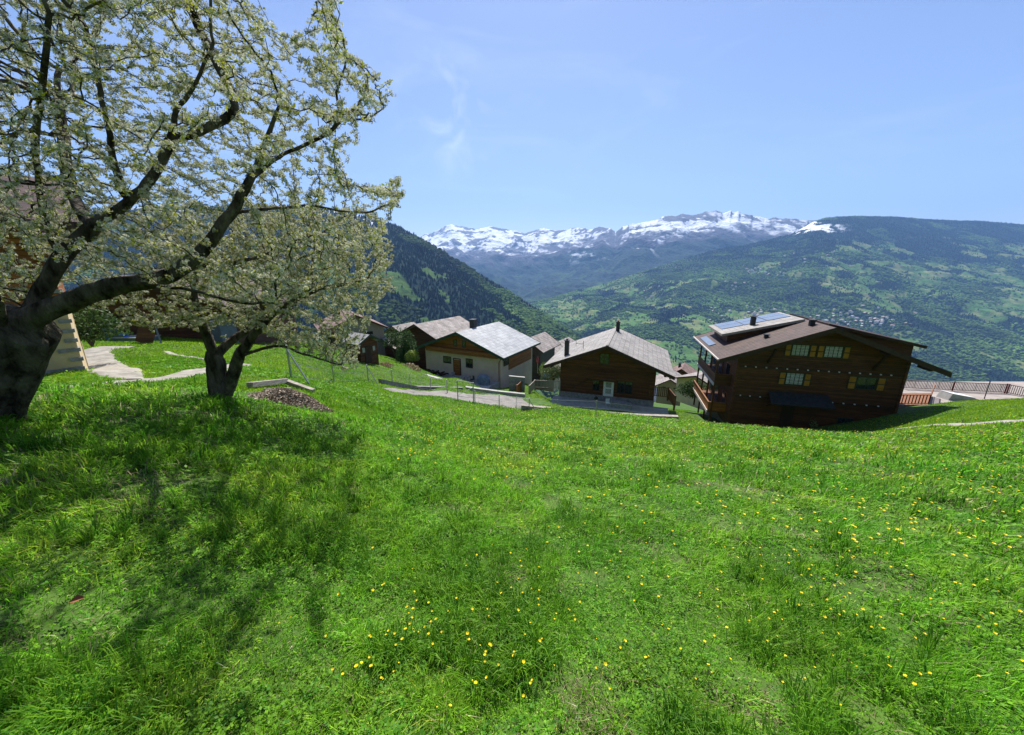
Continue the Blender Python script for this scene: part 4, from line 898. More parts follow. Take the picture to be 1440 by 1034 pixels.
dk_ = MB(); z_ = Vector((0,0,.0)); dk_.add([q[0]-o_, q[1]-o_, q[2]-o_, onz(1262,553,-13.4)-o_] + [v - o_ - Vector((0,0,.12)) for v in (q[0], q[1], q[2], onz(1262,553,-13.4))], [(0,1,2,3),(7,6,5,4),(0,4,5,1),(1,5,6,2),(2,6,7,3),(3,7,4,0)]); dk_.build('deck', M['orangebeam'], rl)
sk = MB(); 
for k in range(9): p = q[0].lerp(q[1], k/8) - o_; sk.bar(p, p - Vector((0,0,.9)), .35, .04)
sk.build('skirt_board', M['greywood'], rl)
tb_ = onz(1345,560.5,ptz); place(tb_, 0, 'sunken_skylight', 'pale slanted hatch on the paved terrace at the right', 'hatch', [('frame', MB().prism([(-1.6,0),(1.9,0),(1.2,.25),(-1.3,.7)], -.6, .6), M['concrete']), ('lid', MB().prism([(-1.3,.72),(1.2,.27),(1.2,.31),(-1.3,.76)], -.65, .65), M['white'])])
place(onz(1384,561,ptz+.0), 0, 'lamp_post', 'thin dark post standing on the grass edge in front of the picket fence', 'post', [('pole', MB().tube([(0,0,-.4),(0,0,1.9)], .04, 6), M['darkmetal']), ('cap', MB().tube([(0,0,1.9),(0,0,1.96)], .06, 6), M['darkmetal'])])

# ================================================================ cherry trees: guided limbs, then space colonisation
def in_poly(x, y, poly):
    ins = np.zeros(len(x), bool); n = len(poly); j = n - 1
    for i in range(n):
        xi, yi = poly[i]; xj, yj = poly[j]
        c = ((yi > y) != (yj > y)) & (x < (xj - xi) * (y - yi) / (yj - yi + 1e-9) + xi); ins ^= c; j = i
    return ins
def grow(guides, attract, step, kill, infl, iters, seed):
    """guides: list of (points, parent ref (guide, index) or None).  returns pos, parent arrays"""
    pos = []; par = []; ref = {}
    for gi, (q, pr) in enumerate(guides):
        last = ref[pr] if pr else -1
        cur = Vector(q[0])
        if last == -1: pos.append(cur.copy()); par.append(-1); last = 0
        ref[(gi, 0)] = last
        for k in range(1, len(q)):
            a = Vector(pos[last]); b = Vector(q[k]); n = max(1, round((b - a).length / step))
            for m in range(1, n + 1): pos.append(a.lerp(b, m / n)); par.append(last); last = len(pos) - 1
            ref[(gi, k)] = last
    pos = [np.array(p) for p in pos]; ng = len(pos)
    g = np.random.default_rng(seed); Aa = attract.copy()
    Pn = np.array(pos); nd = np.full(len(Aa), 1e9); ni = np.zeros(len(Aa), int)
    def upd(i0):
        nonlocal nd, ni
        for c in range(i0, len(Pn), 400):
            blk = Pn[c:c+400]; d = ((Aa[:, None] - blk[None]) ** 2).sum(-1); k = d.argmin(1); dm = d[np.arange(len(Aa)), k]
            b = dm < nd; nd[b] = dm[b]; ni[b] = k[b] + c
    upd(0)
    for it in range(iters):
        keep = nd > kill ** 2; Aa = Aa[keep]; nd = nd[keep]; ni = ni[keep]
        act = nd < infl ** 2
        if not act.any(): break
        src = ni[act]; dv = Aa[act] - Pn[src]; dv /= np.linalg.norm(dv, axis=1, keepdims=True) + 1e-9
        u, inv = np.unique(src, return_inverse=True); acc = np.zeros((len(u), 3)); np.add.at(acc, inv, dv)
        acc /= np.linalg.norm(acc, axis=1, keepdims=True) + 1e-9
        acc += g.normal(0, .28, acc.shape); acc[:, 2] += 0.05; acc /= np.linalg.norm(acc, axis=1, keepdims=True)
        new = Pn[u] + acc * step; i0 = len(Pn); Pn = np.vstack([Pn, new]); par += list(u)
        upd(i0)
        if len(Pn) > 50000: break
    return Pn, np.array(par), ng
def skeleton_mesh(Pn, par, ng, r_tip, expo, rmax, radfix=None):
    n = len(Pn); rad = np.zeros(n); kids = [[] for _ in range(n)]
    for i in range(n - 1, 0, -1): pass
    for i in range(1, n): kids[par[i]].append(i)
    acc = np.zeros(n)
    for i in range(n - 1, -1, -1):
        if not kids[i]: acc[i] = r_tip ** expo
        rad[i] = min(acc[i] ** (1 / expo), rmax)
        if par[i] >= 0: acc[par[i]] += acc[i]
    if radfix is not None:
        for i, r in radfix.items(): rad[i] = max(rad[i], r)
    # chains
    mb = MB(); starts = [(0, None)]; stack = [0]; done = set()
    todo = [(0, -1)]
    while todo:
        s, frm = todo.pop(); ch = [frm, s] if frm >= 0 else [s]; cur = s
        while kids[cur]:
            ks = sorted(kids[cur], key=lambda k: -rad[k])
            for k in ks[1:]: todo.append((k, cur))
            cur = ks[0]; ch.append(cur)
        rr_ = [rad[c] for c in ch]
        if frm >= 0: rr_[0] = min(rr_[0], rr_[1] * 1.15)
        big_ = max(rr_); sides = 12 if big_ > .08 else 7 if big_ > .025 else 4 if big_ > .008 else 3
        if len(ch) < 2: continue
        pp = [Vector(Pn[c]) for c in ch]; rl_ = list(rr_)
        if big_ > 0.06:   # gnarled
            b0 = len(mb.v); off = random.uniform(0, 99); sides = 22 if big_ > .2 else 14
            mb.tube(pp, rl_, sides, cap=False); ln = 0
            for i_ in range(len(pp)):
                if i_: ln += (pp[i_] - pp[i_-1]).length
                for k_ in range(sides):
                    a_ = 6.283 * k_ / sides; v_ = Vector(mb.v[b0 + i_*sides + k_]); s1 = math.cos(a_) * 2.2 + off; s2 = math.sin(a_) * 2.2
                    n_ = float(fbm(s1 + ln * .9, s2 + ln * .6, 4, 91)) * .34 + float(fbm(s1 * 3.1, s2 * 3.1 + ln * 1.3, 2, 95)) * .12
                    fl_ = .35 * max(0, 1 - ln / .5) ** 2 * (big_ > .2) * (ln < .5) * (1 + .6 * math.sin(a_ * 5))
                    mb.v[b0 + i_*sides + k_] = tuple(pp[i_] + (v_ - pp[i_]) * (1 + n_ + fl_ * 0))
            continue
        mb.tube(pp, rl_, sides, cap=False)
    return mb, rad, kids
def smooth_pos(Pn, par, ng):
    Q = Pn.copy()
    for i in range(ng, len(Pn)):
        if par[i] > 0: Q[i] = Pn[i] * .6 + Q[par[i]] * .4 if False else Pn[i]
    return Q
def flower_unit(g):
    """a spur: flowers of five petals and a few young leaves; returns verts, tris, colours (0 petal / 1 leaf)"""
    V, Fc, C = [], [], []
    for k in range(4):
        d = g.normal(size=3); d[2] = abs(d[2]) * .6 - .1; d /= np.linalg.norm(d); c = d * g.uniform(.55, 1.0)
        u = np.cross(d, g.normal(size=3)); u /= np.linalg.norm(u); v = np.cross(d, u); b = len(V); V.append(c)
        C.append(A3(.32,.36,.10))
        for j in range(5):
            a = j * 1.2566; e = (u * math.cos(a) + v * math.sin(a)); e2 = (u * math.cos(a + .85) + v * math.sin(a + .85)); w0 = .42
            V.append(c + e * w0 + d * .14); V.append(c + e2 * w0 + d * .14); C += [A3(.80,.76,.67)] * 2; Fc.append((b, len(V) - 2, len(V) - 1))
    for k in range(3):
        d = g.normal(size=3); d[2] = d[2] * .7 + .25; d /= np.linalg.norm(d); u = np.cross(d, g.normal(size=3)); u /= np.linalg.norm(u)
        l_ = g.uniform(1.0, 1.5); b = len(V); mid = d * l_ * .5; up = np.cross(d, u) * .08
        V += [d * .15, mid + u * .24 + up, mid - u * .24 + up, d * l_]; C += [A3(.24,.31,.03)] * 4; Fc += [(b, b+1, b+3), (b, b+3, b+2)]
    return np.array(V), np.array(Fc), np.array(C)
def foliage(name, Pn, par, rad, ng, per, size, seed, parent, keep=1.0, rlim=.012):
    g = np.random.default_rng(seed); idx = np.where((rad < rlim) & (np.arange(len(Pn)) >= ng // 2))[0]
    idx = idx[idx > 0]
    m = int(len(idx) * per); s = g.choice(idx, m); f = g.random((m, 1)); p = Pn[s] * f + Pn[np.array(par)[s]] * (1 - f)
    p = p + g.normal(0, .012, p.shape)
    Vv, Ff, Cc = [], [], []; off = 0; nv = 8; kind = g.integers(0, nv, m)
    clump = fbm(p[:, 0] * 1.7 + p[:, 2], p[:, 1] * 1.7 + p[:, 2] * .8, 3, seed)
    for k in range(nv):
        v, fc, c = flower_unit(g); q = p[kind == k]; n = len(q); a = g.random(n) * 6.283; b = g.random(n) * 6.283
        lf = c[:, 2] < .1
        sc_ = g.uniform(.7, 1.25, n) * size
        ca, sa = np.cos(a)[:, None], np.sin(a)[:, None]; cb, sb = np.cos(b)[:, None] , np.sin(b)[:, None]
        x = v[None, :, 0] * ca - v[None, :, 1] * sa; y = v[None, :, 0] * sa + v[None, :, 1] * ca; z = np.broadcast_to(v[None, :, 2], x.shape)
        tl = .5 * sb; y, z = y * np.sqrt(1 - tl**2) - z * tl, y * tl + z * np.sqrt(1 - tl**2)
        o = np.stack([x, y, z], -1) * sc_[:, None, None] + q[:, None]
        cc = np.broadcast_to(c[None], (n, len(c), 3)).copy(); var = g.uniform(.6, 1.25, (n, 1, 1)); cc *= var
        yl = g.random((n, 1)) ; cc[:, lf] = cc[:, lf] * (1 + np.stack([yl * .9, yl * .45, yl * 0], -1))
        cc = np.minimum(cc, .95)
        Vv.append(o.reshape(-1, 3)); Ff.append((fc[None] + (np.arange(n) * len(v))[:, None, None]).reshape(-1, 3) + off); Cc.append(cc.reshape(-1, 3)); off += n * len(v)
    return mesh_np(name, np.vstack(Vv), np.vstack(Ff), M['leafbloom'], parent, col=np.vstack(Cc))
def cherry(label, guides, attract, step, kill, infl, seed, r_tip, expo, rmax, fixr, per, size, rlim=.012):
    G = [([P(*p) if isinstance(p, tuple) else p for p in q], pr) for q, pr in guides]
    SG = []; gi_map = {}
    for gi, (q, pr) in enumerate(G):     # Catmull-Rom through the guide points, with a little wander
        q = [Vector(x) for x in q]; o = [q[0]]; rj = random.Random(seed * 31 + gi); mp_ = {0: 0}
        for i in range(len(q) - 1):
            a, b, c, d = q[max(i-1, 0)], q[i], q[i+1], q[min(i+2, len(q)-1)]
            for k in range(1, 5):
                t = k / 4; p = 0.5 * ((2*b) + (c-a)*t + (2*a-5*b+4*c-d)*t*t + (3*b-a-3*c+d)*t**3)
                if k < 4: p = p + Vector((rj.uniform(-1,1), rj.uniform(-1,1), rj.uniform(-1,1))) * .012
                o.append(p)
            mp_[i+1] = len(o) - 1
        gi_map[gi] = mp_; SG.append((o, (pr[0], gi_map[pr[0]][pr[1]]) if pr else None))
    G = SG
    Pn, par, ng = grow(G, attract, step, kill, infl, 400, seed)
    base = Vector(G[0][0][0]); base.z = h1(base.x, base.y)
    fx = {}
    acc = 0
    # fixed radii along guides: list of (guide index, r0, r1)
    root = empty('cherry_tree', base); tag(root, label, 'tree')
    Pl = Pn - np.array(base)[None]
    # radii: find guide nodes by distance to guide polylines
    for gi, r0, r1 in fixr:
        q = G[gi][0]; L_ = [0]
        for a, b in zip(q[:-1], q[1:]): L_.append(L_[-1] + (Vector(b) - Vector(a)).length)
        for i in range(ng):
            p = Vector(Pn[i]); best = 1e9; tt = 0
            for k in range(len(q) - 1):
                a, b = Vector(q[k]), Vector(q[k+1]); ab = b - a; f = max(0, min(1, (p - a).dot(ab) / ab.length_squared)); d = (a + ab * f - p).length
                if d < best: best = d; tt = (L_[k] + f * ab.length) / L_[-1]
            if best < .004: fx[i] = max(fx.get(i, 0), r0 + (r1 - r0) * tt)
    mb, rad, kids = skeleton_mesh(Pl, par, ng, r_tip, expo, rmax, fx)
    tr = mb.build('trunk', M['bark'], root, smooth=True)
    fo = foliage('crown', Pl, par, rad, ng, per, size, seed + 1, root, rlim=rlim)
    root['n_nodes'] = len(Pn); root['n_v'] = len(fo.data.vertices)
    return root
def attractors(n, seed, cen, rad, poly_px, zmin=None, extra=None):
    g = np.random.default_rng(seed); out = []
    tot = 0
    while tot < n:
        p = g.uniform(-1, 1, (20000, 3)); r = np.linalg.norm(p, axis=1); p = p[(r < 1) & (r > .25)]; p = p * np.array(rad) + np.array(cen)
        px, py = to_px(p[:, 0], p[:, 1], p[:, 2]); ok = in_poly(px, py, poly_px) & (p[:, 1] > 2.8)
        if zmin is not None: ok &= p[:, 2] > H(p[:, 0], p[:, 1]) + zmin
        if extra is not None: ok &= extra(p)
        # clumpiness
        ok &= fbm(p[:, 0]*1.3 + p[:, 2]*.5, p[:, 1]*1.3 + p[:, 2]*1.1, 3, seed) > -.38
        out.append(p[ok]); tot += ok.sum()
    return np.vstack(out)[:n]
limb_band = [(-60,500),(0,420),(60,395),(130,380),(240,352),(290,318),(325,262),(368,262),(340,335),(270,410),(130,445),(60,470)]
bx, by = P(14, 600, 4.5).x, 4.5
big_poly = [(-1200,-1500),(300,-900),(322,-60),(372,8),(395,28),(430,60),(455,30),(450,-40),(475,-40),(480,30),(500,90),(520,100),(552,104),(552,150),(530,165),(505,190),(485,235),(520,268),(555,238),(572,250),(568,290),(545,310),(540,360),(470,395),(400,440),(330,425),(240,405),(180,420),(150,440),(120,445),(60,425),(-40,440),(-1200,430)]
gB = [([(-20,650,4.5),(-15,592,4.5),(-4,545,4.5),(10,500,4.5),(30,455,4.5)], None),
 ([(30,455,4.5),(75,432,4.55),(130,411,4.65),(190,397,4.75),(240,385,4.85),(285,352,4.95),(325,300,5.0),(350,255,5.0),(372,205,5.0),(392,150,4.95)], (0,4)),
 ([(10,500,4.5),(52,425,4.7),(85,365,4.8),(130,318,4.9),(180,285,5.0),(215,248,5.0),(240,195,5.0),(247,158,5.0),(275,118,4.9),(300,60,4.8)], (0,3)),
 ([(180,285,5.0),(167,250,4.9),(150,170,4.8),(138,113,4.7),(120,40,4.6)], (2,4)),
 ([(240,195,5.0),(290,180,5.1),(330,150,5.2),(300,80,5.2),(268,10,5.2),(240,-60,5.2)], (2,6)),
 ([(350,255,5.0),(385,225,5.2),(416,210,5.3),(458,190,5.3),(488,164,5.3),(511,135,5.3),(518,108,5.3)], (1,7)),
 ([(458,190,5.3),(476,165,5.3),(473,130,5.2),(480,108,5.2),(487,75,5.2),(474,35,5.1),(448,2,5.1)], (5,3)),
 ([(325,300,5.0),(365,295,5.2),(410,291,5.4),(450,291,5.5),(480,297,5.5),(515,299,5.5),(545,288,5.5),(566,276,5.5)], (1,6)),
 ([(190,397,4.75),(230,402,4.6),(286,412,4.6),(340,426,4.6),(385,426,4.6)], (1,3)),
 ([(10,500,4.5),(0,430,4.2),(-40,370,3.9),(-90,290,3.7),(-150,180,3.5)], (0,3)),
 ([(85,365,4.8),(60,300,4.4),(50,220,4.1),(60,120,3.8),(70,20,3.6)], (2,2)),
 ([(130,318,4.9),(100,270,5.4),(90,200,5.8),(80,120,6.0)], (2,3)),
 ([(240,385,4.85),(300,372,5.4),(350,365,5.9),(410,345,6.1),(450,330,6.2)], (1,4)),
 ([(500,150,5.3),(525,130,5.3),(552,112,5.3)], (5,4)),
 ([(476,165,5.3),(510,168,5.3),(545,148,5.3)], (5,4))]
aB = attractors(18000 if not QUICK else 2500, 3, (-5.6, 4.6, 1.6), (5.4, 3.4, 4.8), big_poly, 1.3, lambda p: ~(in_poly(*to_px(p[:,0], p[:,1], p[:,2]), limb_band) & (p[:,1] < 5.0)))
# spray reaching the outline on the sky side
cherry('big old white blossoming cherry tree with thick black trunk at the left edge', gB, aB, .075, .135, .8, 5, .0030, 2.5, .30,
       [(0,.30,.34),(1,.145,.014),(2,.10,.009),(3,.045,.010),(4,.035,.008),(5,.028,.008),(6,.014,.005),(7,.022,.005),(8,.020,.006),(9,.05,.010),(10,.024,.007),(11,.05,.010)], 2.0 if not QUICK else .8, .031)
sm_poly = [(150,455),(165,420),(190,370),(240,320),(330,285),(420,280),(500,300),(545,330),(560,350),(548,395),(560,410),(535,430),(530,455),(500,470),(512,515),(495,528),(465,518),(440,490),(400,480),(360,470),(330,455),(290,468),(260,462),(215,470),(175,470)]
gS = [([(312,585,7.0),(310,560,7.0),(307,530,7.0),(303,500,7.0)], None),
 ([(303,500,7.0),(290,470,6.9),(281,445,6.8),(273,415,6.8),(276,385,6.8),(270,350,6.7)], (0,3)),
 ([(310,560,7.0),(326,530,6.95),(334,505,6.9),(348,483,6.8),(368,458,6.7),(385,440,6.6),(410,425,6.5),(440,400,6.4)], (0,1)),
 ([(303,500,7.0),(328,478,7.2),(352,462,7.4),(368,440,7.5),(372,405,7.6),(390,360,7.7)], (0,3)),
 ([(334,505,6.9),(362,493,6.7),(395,487,6.5),(420,496,6.4),(450,505,6.3),(480,513,6.2)], (2,2)),
 ([(281,445,6.8),(255,450,6.6),(228,458,6.4),(195,452,6.3)], (1,2)),
 ([(385,440,6.6),(420,420,6.9),(460,405,7.1),(510,395,7.2)], (2,5)),
 ([(352,462,7.4),(345,430,7.9),(340,390,8.3)], (3,2))]
aS = attractors(6000 if not QUICK else 1600, 4, (-4.3, 7.0, -.55), (2.9, 1.9, 1.75), sm_poly, .55)
cherry('smaller forked white blossoming cherry tree standing on the lawn behind the big one', gS, aS, .07, .125, .8, 6, .0030, 2.5, .2,
       [(0,.20,.15),(1,.085,.02),(2,.13,.03),(3,.085,.02),(4,.035,.012),(5,.03,.010),(6,.03,.01),(7,.03,.01)], 1.7 if not QUICK else .9, .035)
# ================================================================ shrubs near the houses
def leafy(name, label, loc, rx, rz_, n, c0_, c1_, seed, lsz, cat='shrub', stems=True):
    g = np.random.default_rng(seed); r = empty(name, loc); tag(r, label, cat)
    d = g.normal(size=(n, 3)); d /= np.linalg.norm(d, axis=1, keepdims=True); d[:, 2] = np.abs(d[:, 2]) * 1.0; q = g.random((n, 1)) ** .45
    lump = 1 + .28 * fbm(d[:, 0]*2 + 3, d[:, 1]*2 + d[:, 2]*2, 3, seed)[:, None]
    p = d * q * lump * np.array([rx, rx, rz_]); p[:, 2] += .12 * rz_
    a = np.random.default_rng(seed+1)
    u = a.normal(size=(n, 3)); u /= np.linalg.norm(u, axis=1, keepdims=True); v = np.cross(u, a.normal(size=(n, 3))); v /= np.linalg.norm(v, axis=1, keepdims=True)
    s = lsz * a.uniform(.6, 1.3, (n, 1)); V = np.stack([p - u*s, p + v*s*.5, p + u*s, p - v*s*.5], 1).reshape(-1, 3)
    Fq = np.arange(n*4).reshape(-1, 4); c = c0_ + (c1_ - c0_) * a.random((n, 1)); mesh_np('leaves', V, Fq, M['shrub'], r, col=np.repeat(c, 4, 0))
    mb = MB()
    for k in range(7):
        an_ = k * .9; mb.tube([(0,0,-.2), (math.cos(an_)*rx*.25, math.sin(an_)*rx*.25, rz_*.4), (math.cos(an_)*rx*.5, math.sin(an_)*rx*.5, rz_*.85)], [.03*max(rx,.6),.02*max(rx,.6),.005], 5)
    mb.build('stems', M['bark'], r); return r
def gr(px, py, Y): p = P(px, py, Y); return p
G1, G2, G3 = A3(.02,.05,.012), A3(.06,.12,.02), A3(.16,.26,.05)
leafy('round_shrub', 'round dark green shrub between the middle and the big right chalet', gr(974,557,46), 1.9, 2.0, 5000, G1, G2, 21, .10)
leafy('shrub', 'low pale green shrub on the lawn in the gap right of the cream house', gr(778,534,50), 1.9, 2.6, 3500, A3(.06,.10,.02), A3(.2,.24,.1), 22, .10)
leafy('shrub', 'sparse small bush in front of the big right chalet', gpt(1141,601), .45, .9, 260, A3(.12,.2,.04), A3(.3,.4,.15), 23, .06)
leafy('conifer_shrub', 'dark bush at the left end of the cream house', gr(573,512,52), 1.6, 4.2, 4500, G1, G2, 24, .13)
leafy('shrub', 'yellow green bush beside the dark bush at the cream house', gr(580,508,50), 1.0, 1.5, 1500, A3(.10,.16,.02), A3(.26,.34,.05), 25, .10)
leafy('shrub', 'small reddish rock garden plants beside the garden shed', gr(541,517,35.5), .9, .5, 900, A3(.16,.07,.05), A3(.3,.2,.14), 26, .06, 'plants')
leafy('hedge', 'clump of dry grass by the paved terrace of the cream house', gr(574,524,40), 1.5, .8, 1600, A3(.2,.16,.08), A3(.4,.33,.18), 27, .12, 'plants')
leafy('shrub', 'dark green ivy bush behind the stone corner of the tan house', gr(128,481,15.5), 1.2, 1.3, 3000, G1, G2, 28, .07)
leafy('shrub', 'young green shrub right of the white parasol roofs', gr(768,523,58), 1.2, 1.4, 1200, G2, G3, 29, .1)
# small trees on the lower lawns behind
def small_tree(label, loc, h, r, seed, c0_, c1_, group=None):
    o = leafy('orchard_tree', label, loc, r, h*.6, 2600, c0_, c1_, seed, .12, 'tree'); 
    for c in o.children:
        if c.name.startswith('leaves'): c.location.z = h*.38; c.name = 'crown'
        else: c.name = 'trunk'; c.scale = (1.2, 1.2, 1.0)
    if group: o['group'] = group
    return o
small_tree('thin reddish young tree on the lawn left of the garden shed', P(467,499,42), 3.0, .8, 41, A3(.10,.09,.04), A3(.2,.17,.1))
small_tree('leafy dark tree at the left gable of the dark chalet', P(558,505,57), 4.8, 1.9, 42, G1, G2)

# ================================================================ meadow: grass blades, leafy weeds, flowers
def excluded(x, y):
    bad = np.zeros(len(x), bool)
    for i in range(0, len(RB), 1): pass
    for c in range(0, len(RB), 60):
        blk = RB[c:c+60]; d2 = (x[:, None] - blk[None, :, 0]) ** 2 + (y[:, None] - blk[None, :, 1]) ** 2
        bad |= (d2 < blk[None, :, 2] ** 2).any(1)
    bad |= (((x - heap_c[0]) / .98) ** 2 + ((y - heap_c[1] + .12) / 1.0) ** 2 < 1)
    for lc, x0, x1, y0, y1 in ((LB, -9, 9.5, .9, 13), (LM, -6.3, 7.2, -2.6, 14), (LW, -6.8, 6.3, -2.9, 12)):
        dx = x - lc.o.x; dy = y - lc.o.y; u = dx * lc.d.x + dy * lc.d.y; v = dx * lc.n.x + dy * lc.n.y
        bad |= (u > x0) & (u < x1) & (v > y0) & (v < y1)
    bad |= (x > 34.5) & (y > 33) & (y < 45)
    return bad
def polar(n, r0, r1, seed, a0=-1.4, a1=1.4, near=1.5):
    g = np.random.default_rng(seed); r = np.exp(g.uniform(math.log(r0), math.log(r1), n)); a = g.uniform(a0, a1, n)
    k = g.random(n) < np.minimum(1, (r / near) ** 1.3); r, a = r[k], a[k]
    x, y = r * np.sin(a), r * np.cos(a); b = excluded(x, y); return x[~b], y[~b], r[~b], g
LITE = .35 if QUICK else 1.0
def blades(name, n, r0, r1, seed, hfun, wid, lawn=False):
    x, y, r, g = polar(int(n * LITE), r0, r1, seed, near=1.05)
    ne = int(70000 * LITE); ex, ey = g.uniform(-3, 4.5, ne), g.uniform(-1.6, 1.2, ne); k = (np.abs(ex) > ey * 2.2) | (ey < .6)
    x = np.concatenate([x, ex[k]]); y = np.concatenate([y, ey[k]]); r = np.hypot(x, y); n = len(x); z = H(x, y)
    tall = fbm(x * .9, y * .9, 3, 201); tuft = fbm(x * 3.2, y * 3.2, 2, 203); dry = fbm(x * 1.6 + 5, y * 1.6, 4, 207) + .22 * np.exp(-((x - .25) ** 2 + (y - 1.35) ** 2) / .35); tone = fbm(x * .35, y * .35, 3, 209)
    h = hfun(r) * (0.55 + 1.05 * sst(-.3, .5, .5 * tall + .9 * tuft + .5 * fbm(x * 8, y * 8, 2, 205))) * g.uniform(.55, 1.25, n)
    bare = (dry > .25) & (g.random(n) < .8) & (r < 12); h[bare] *= .40
    h *= 1 - .55 * ((x < -4.5) & (y > 7.6))
    wd = wid(r) * g.uniform(.6, 1.3, n)
    az = g.random(n) * 6.283; dx, dy = np.cos(az), np.sin(az)
    windx = .35 * fbm(x*.7, y*.7, 2, 215) + .15; lean = g.uniform(.2, 1.25, n) * h
    ldx, ldy = dx + windx * 1.2, dy - .45
    # across direction, turned by chance
    aa = az + 1.57 + g.normal(0, .5, n); cx, cy = np.cos(aa) * wd / 2, np.sin(aa) * wd / 2
    B = np.stack([x, y, z - .01], -1); up = np.zeros((n, 3)); up[:, 2] = 1
    l1 = np.stack([ldx * lean * .28, ldy * lean * .28, h * .55], -1); l2 = np.stack([ldx * lean, ldy * lean, h * np.sqrt(np.clip(1 - .35 * (lean / h) ** 2, .2, 1))], -1)
    C = np.stack([cx, cy, 0 * cx], -1)
    V = np.stack([B - C, B + C, B + l1 + C * .85, B + l1 - C * .85, B + l2], 1).reshape(-1, 3)
    i = (np.arange(n) * 5)[:, None]; F_ = np.concatenate([i + np.array([[0, 1, 2]]), i + np.array([[0, 2, 3]]), i + np.array([[3, 2, 4]])], 1).reshape(-1, 3)
    base = A3(.18,.43,.018); yel = A3(.38,.56,.045); blu = A3(.07,.25,.014); straw = A3(.42,.37,.20)
    k = np.clip(.5 + .9 * tone + g.normal(0, .28, n), 0, 1)[:, None]; c = blu * (1 - k) + base * k
    k2 = (np.clip(.25 + .9 * fbm(x*.8+9, y*.8, 3, 221) + g.normal(0, .2, n), 0, 1) ** 1.5)[:, None]; c = c * (1 - k2) + yel * k2
    st = (g.random(n) < .06 + .45 * sst(.16, .42, dry))[:, None]; c = np.where(st, straw * g.uniform(.5, 1, (n, 1)), c)
    c = np.repeat(np.minimum(c * np.exp(g.normal(0, .42, (n, 1))), .75), 5, 0)
    return V, F_, c
V1, F1, C1 = blades('a', 530000, .55, 34, 31, lambda r: .050 + .010 * np.minimum(r, 9), lambda r: np.maximum(.0045, .0019 * r))
# coarse tufts of longer grass
def tufts(n, seed):
    x, y, r, g = polar(int(n * LITE), .8, 14, seed); s = fbm(x*1.1+40, y*1.1, 3, 301); k = s > .12; x, y, r = x[k], y[k], r[k]; m = len(x); nb = 26
    X = np.repeat(x, nb); Y = np.repeat(y, nb); Rr = np.repeat(r, nb); az = g.random(m*nb)*6.283; rad = g.random(m*nb)**.5*.05*np.maximum(1, Rr*.25)
    X = X + np.cos(az)*rad; Y = Y + np.sin(az)*rad; Z = H(X, Y); h = np.repeat(g.uniform(.08,.15,m) * (1 + np.minimum(r, 10) * .05), nb) * g.uniform(.5,1.1,m*nb); wd = np.maximum(.005,.0018*Rr)*g.uniform(.7,1.3,m*nb)
    out = h * g.uniform(.3, 1.0, m*nb); dx, dy = np.cos(az), np.sin(az); C = np.stack([-dy*wd/2, dx*wd/2, 0*dx], -1); B = np.stack([X, Y, Z-.01], -1)
    l1 = np.stack([dx*out*.25, dy*out*.25, h*.6], -1); l15 = np.stack([dx*out*.6, dy*out*.6, h*.92], -1); l2 = np.stack([dx*out*1.05, dy*out*1.05, h*g.uniform(.6,1.0,m*nb)], -1)
    V = np.stack([B-C, B+C, B+l1+C, B+l1-C, B+l15+C*.7, B+l15-C*.7, B+l2], 1).reshape(-1, 3); i = (np.arange(m*nb)*7)[:, None]
    F_ = np.concatenate([i+np.array([q]) for q in ([0,1,2],[0,2,3],[3,2,4],[3,4,5],[5,4,6])], 1).reshape(-1, 3)
    c = A3(.06,.21,.014) + (A3(.21,.41,.02)-A3(.06,.21,.014)) * np.repeat(g.random((m,1)), nb, 0); c = np.repeat(c * g.uniform(.75,1.2,(m*nb,1)), 7, 0); return V, F_, c
V2, F2, C2 = tufts(7000, 33)
V = np.vstack([V1, V2]); Fg = np.vstack([F1, F2 + len(V1)]); Cg = np.vstack([C1, C2])
tag(mesh_np('grass', V, Fg, M['grass'], col=Cg), 'lush sunlit green spring grass covering the sloping meadow', 'grass', kind='stuff')
# leafy weeds: clover, plantain, dandelion leaves
def weeds(n, seed):
    x, y, r, g = polar(int(n * LITE), .7, 22, seed); k = fbm(x*1.3+70, y*1.3, 3, 401) + fbm(x*4.3+70, y*4.3, 3, 403)*.6 + g.normal(0,.22,len(x)) > 0.02; x, y, r = x[k], y[k], r[k]; m = len(x); nl = 6
    X = np.repeat(x, nl); Y = np.repeat(y, nl); Rr = np.repeat(r, nl); N_ = m*nl; az = g.random(N_)*6.283; hz_ = np.repeat(g.uniform(.025,.075,m), nl)*g.uniform(.6,1.2,N_)
    Z = H(X, Y) + hz_; L_ = np.maximum(.013, .0056*Rr)*g.uniform(.5,1.6,N_); dx, dy = np.cos(az), np.sin(az); t_ = g.uniform(-.25,.55,N_)
    c0_ = np.stack([X + dx*L_*.35, Y + dy*L_*.35, Z], -1); d = np.stack([dx, dy, t_], -1)*L_[:, None]; s = np.stack([-dy, dx, g.normal(0,.25,N_)], -1)*(L_*.33)[:, None]
    V = np.stack([c0_, c0_ + d*.5 + s, c0_ + d*.5 - s, c0_ + d], 1).reshape(-1, 3); i = (np.arange(N_)*4)[:, None]; F_ = np.concatenate([i+np.array([[0,1,3]]), i+np.array([[0,3,2]])], 1).reshape(-1, 3)
    c = A3(.06,.22,.015) + (A3(.22,.42,.025)-A3(.06,.22,.015))*np.repeat(g.random((m,1)), nl, 0); c = np.repeat(c*g.uniform(.7,1.3,(N_,1)), 4, 0); return V, F_, c
V, F_, c = weeds(48000, 35)
tag(mesh_np('clover_and_weeds', V, F_, M['grass'], col=c), 'broad leaved clover and dandelion leaves growing through the meadow grass', 'weeds', kind='stuff')
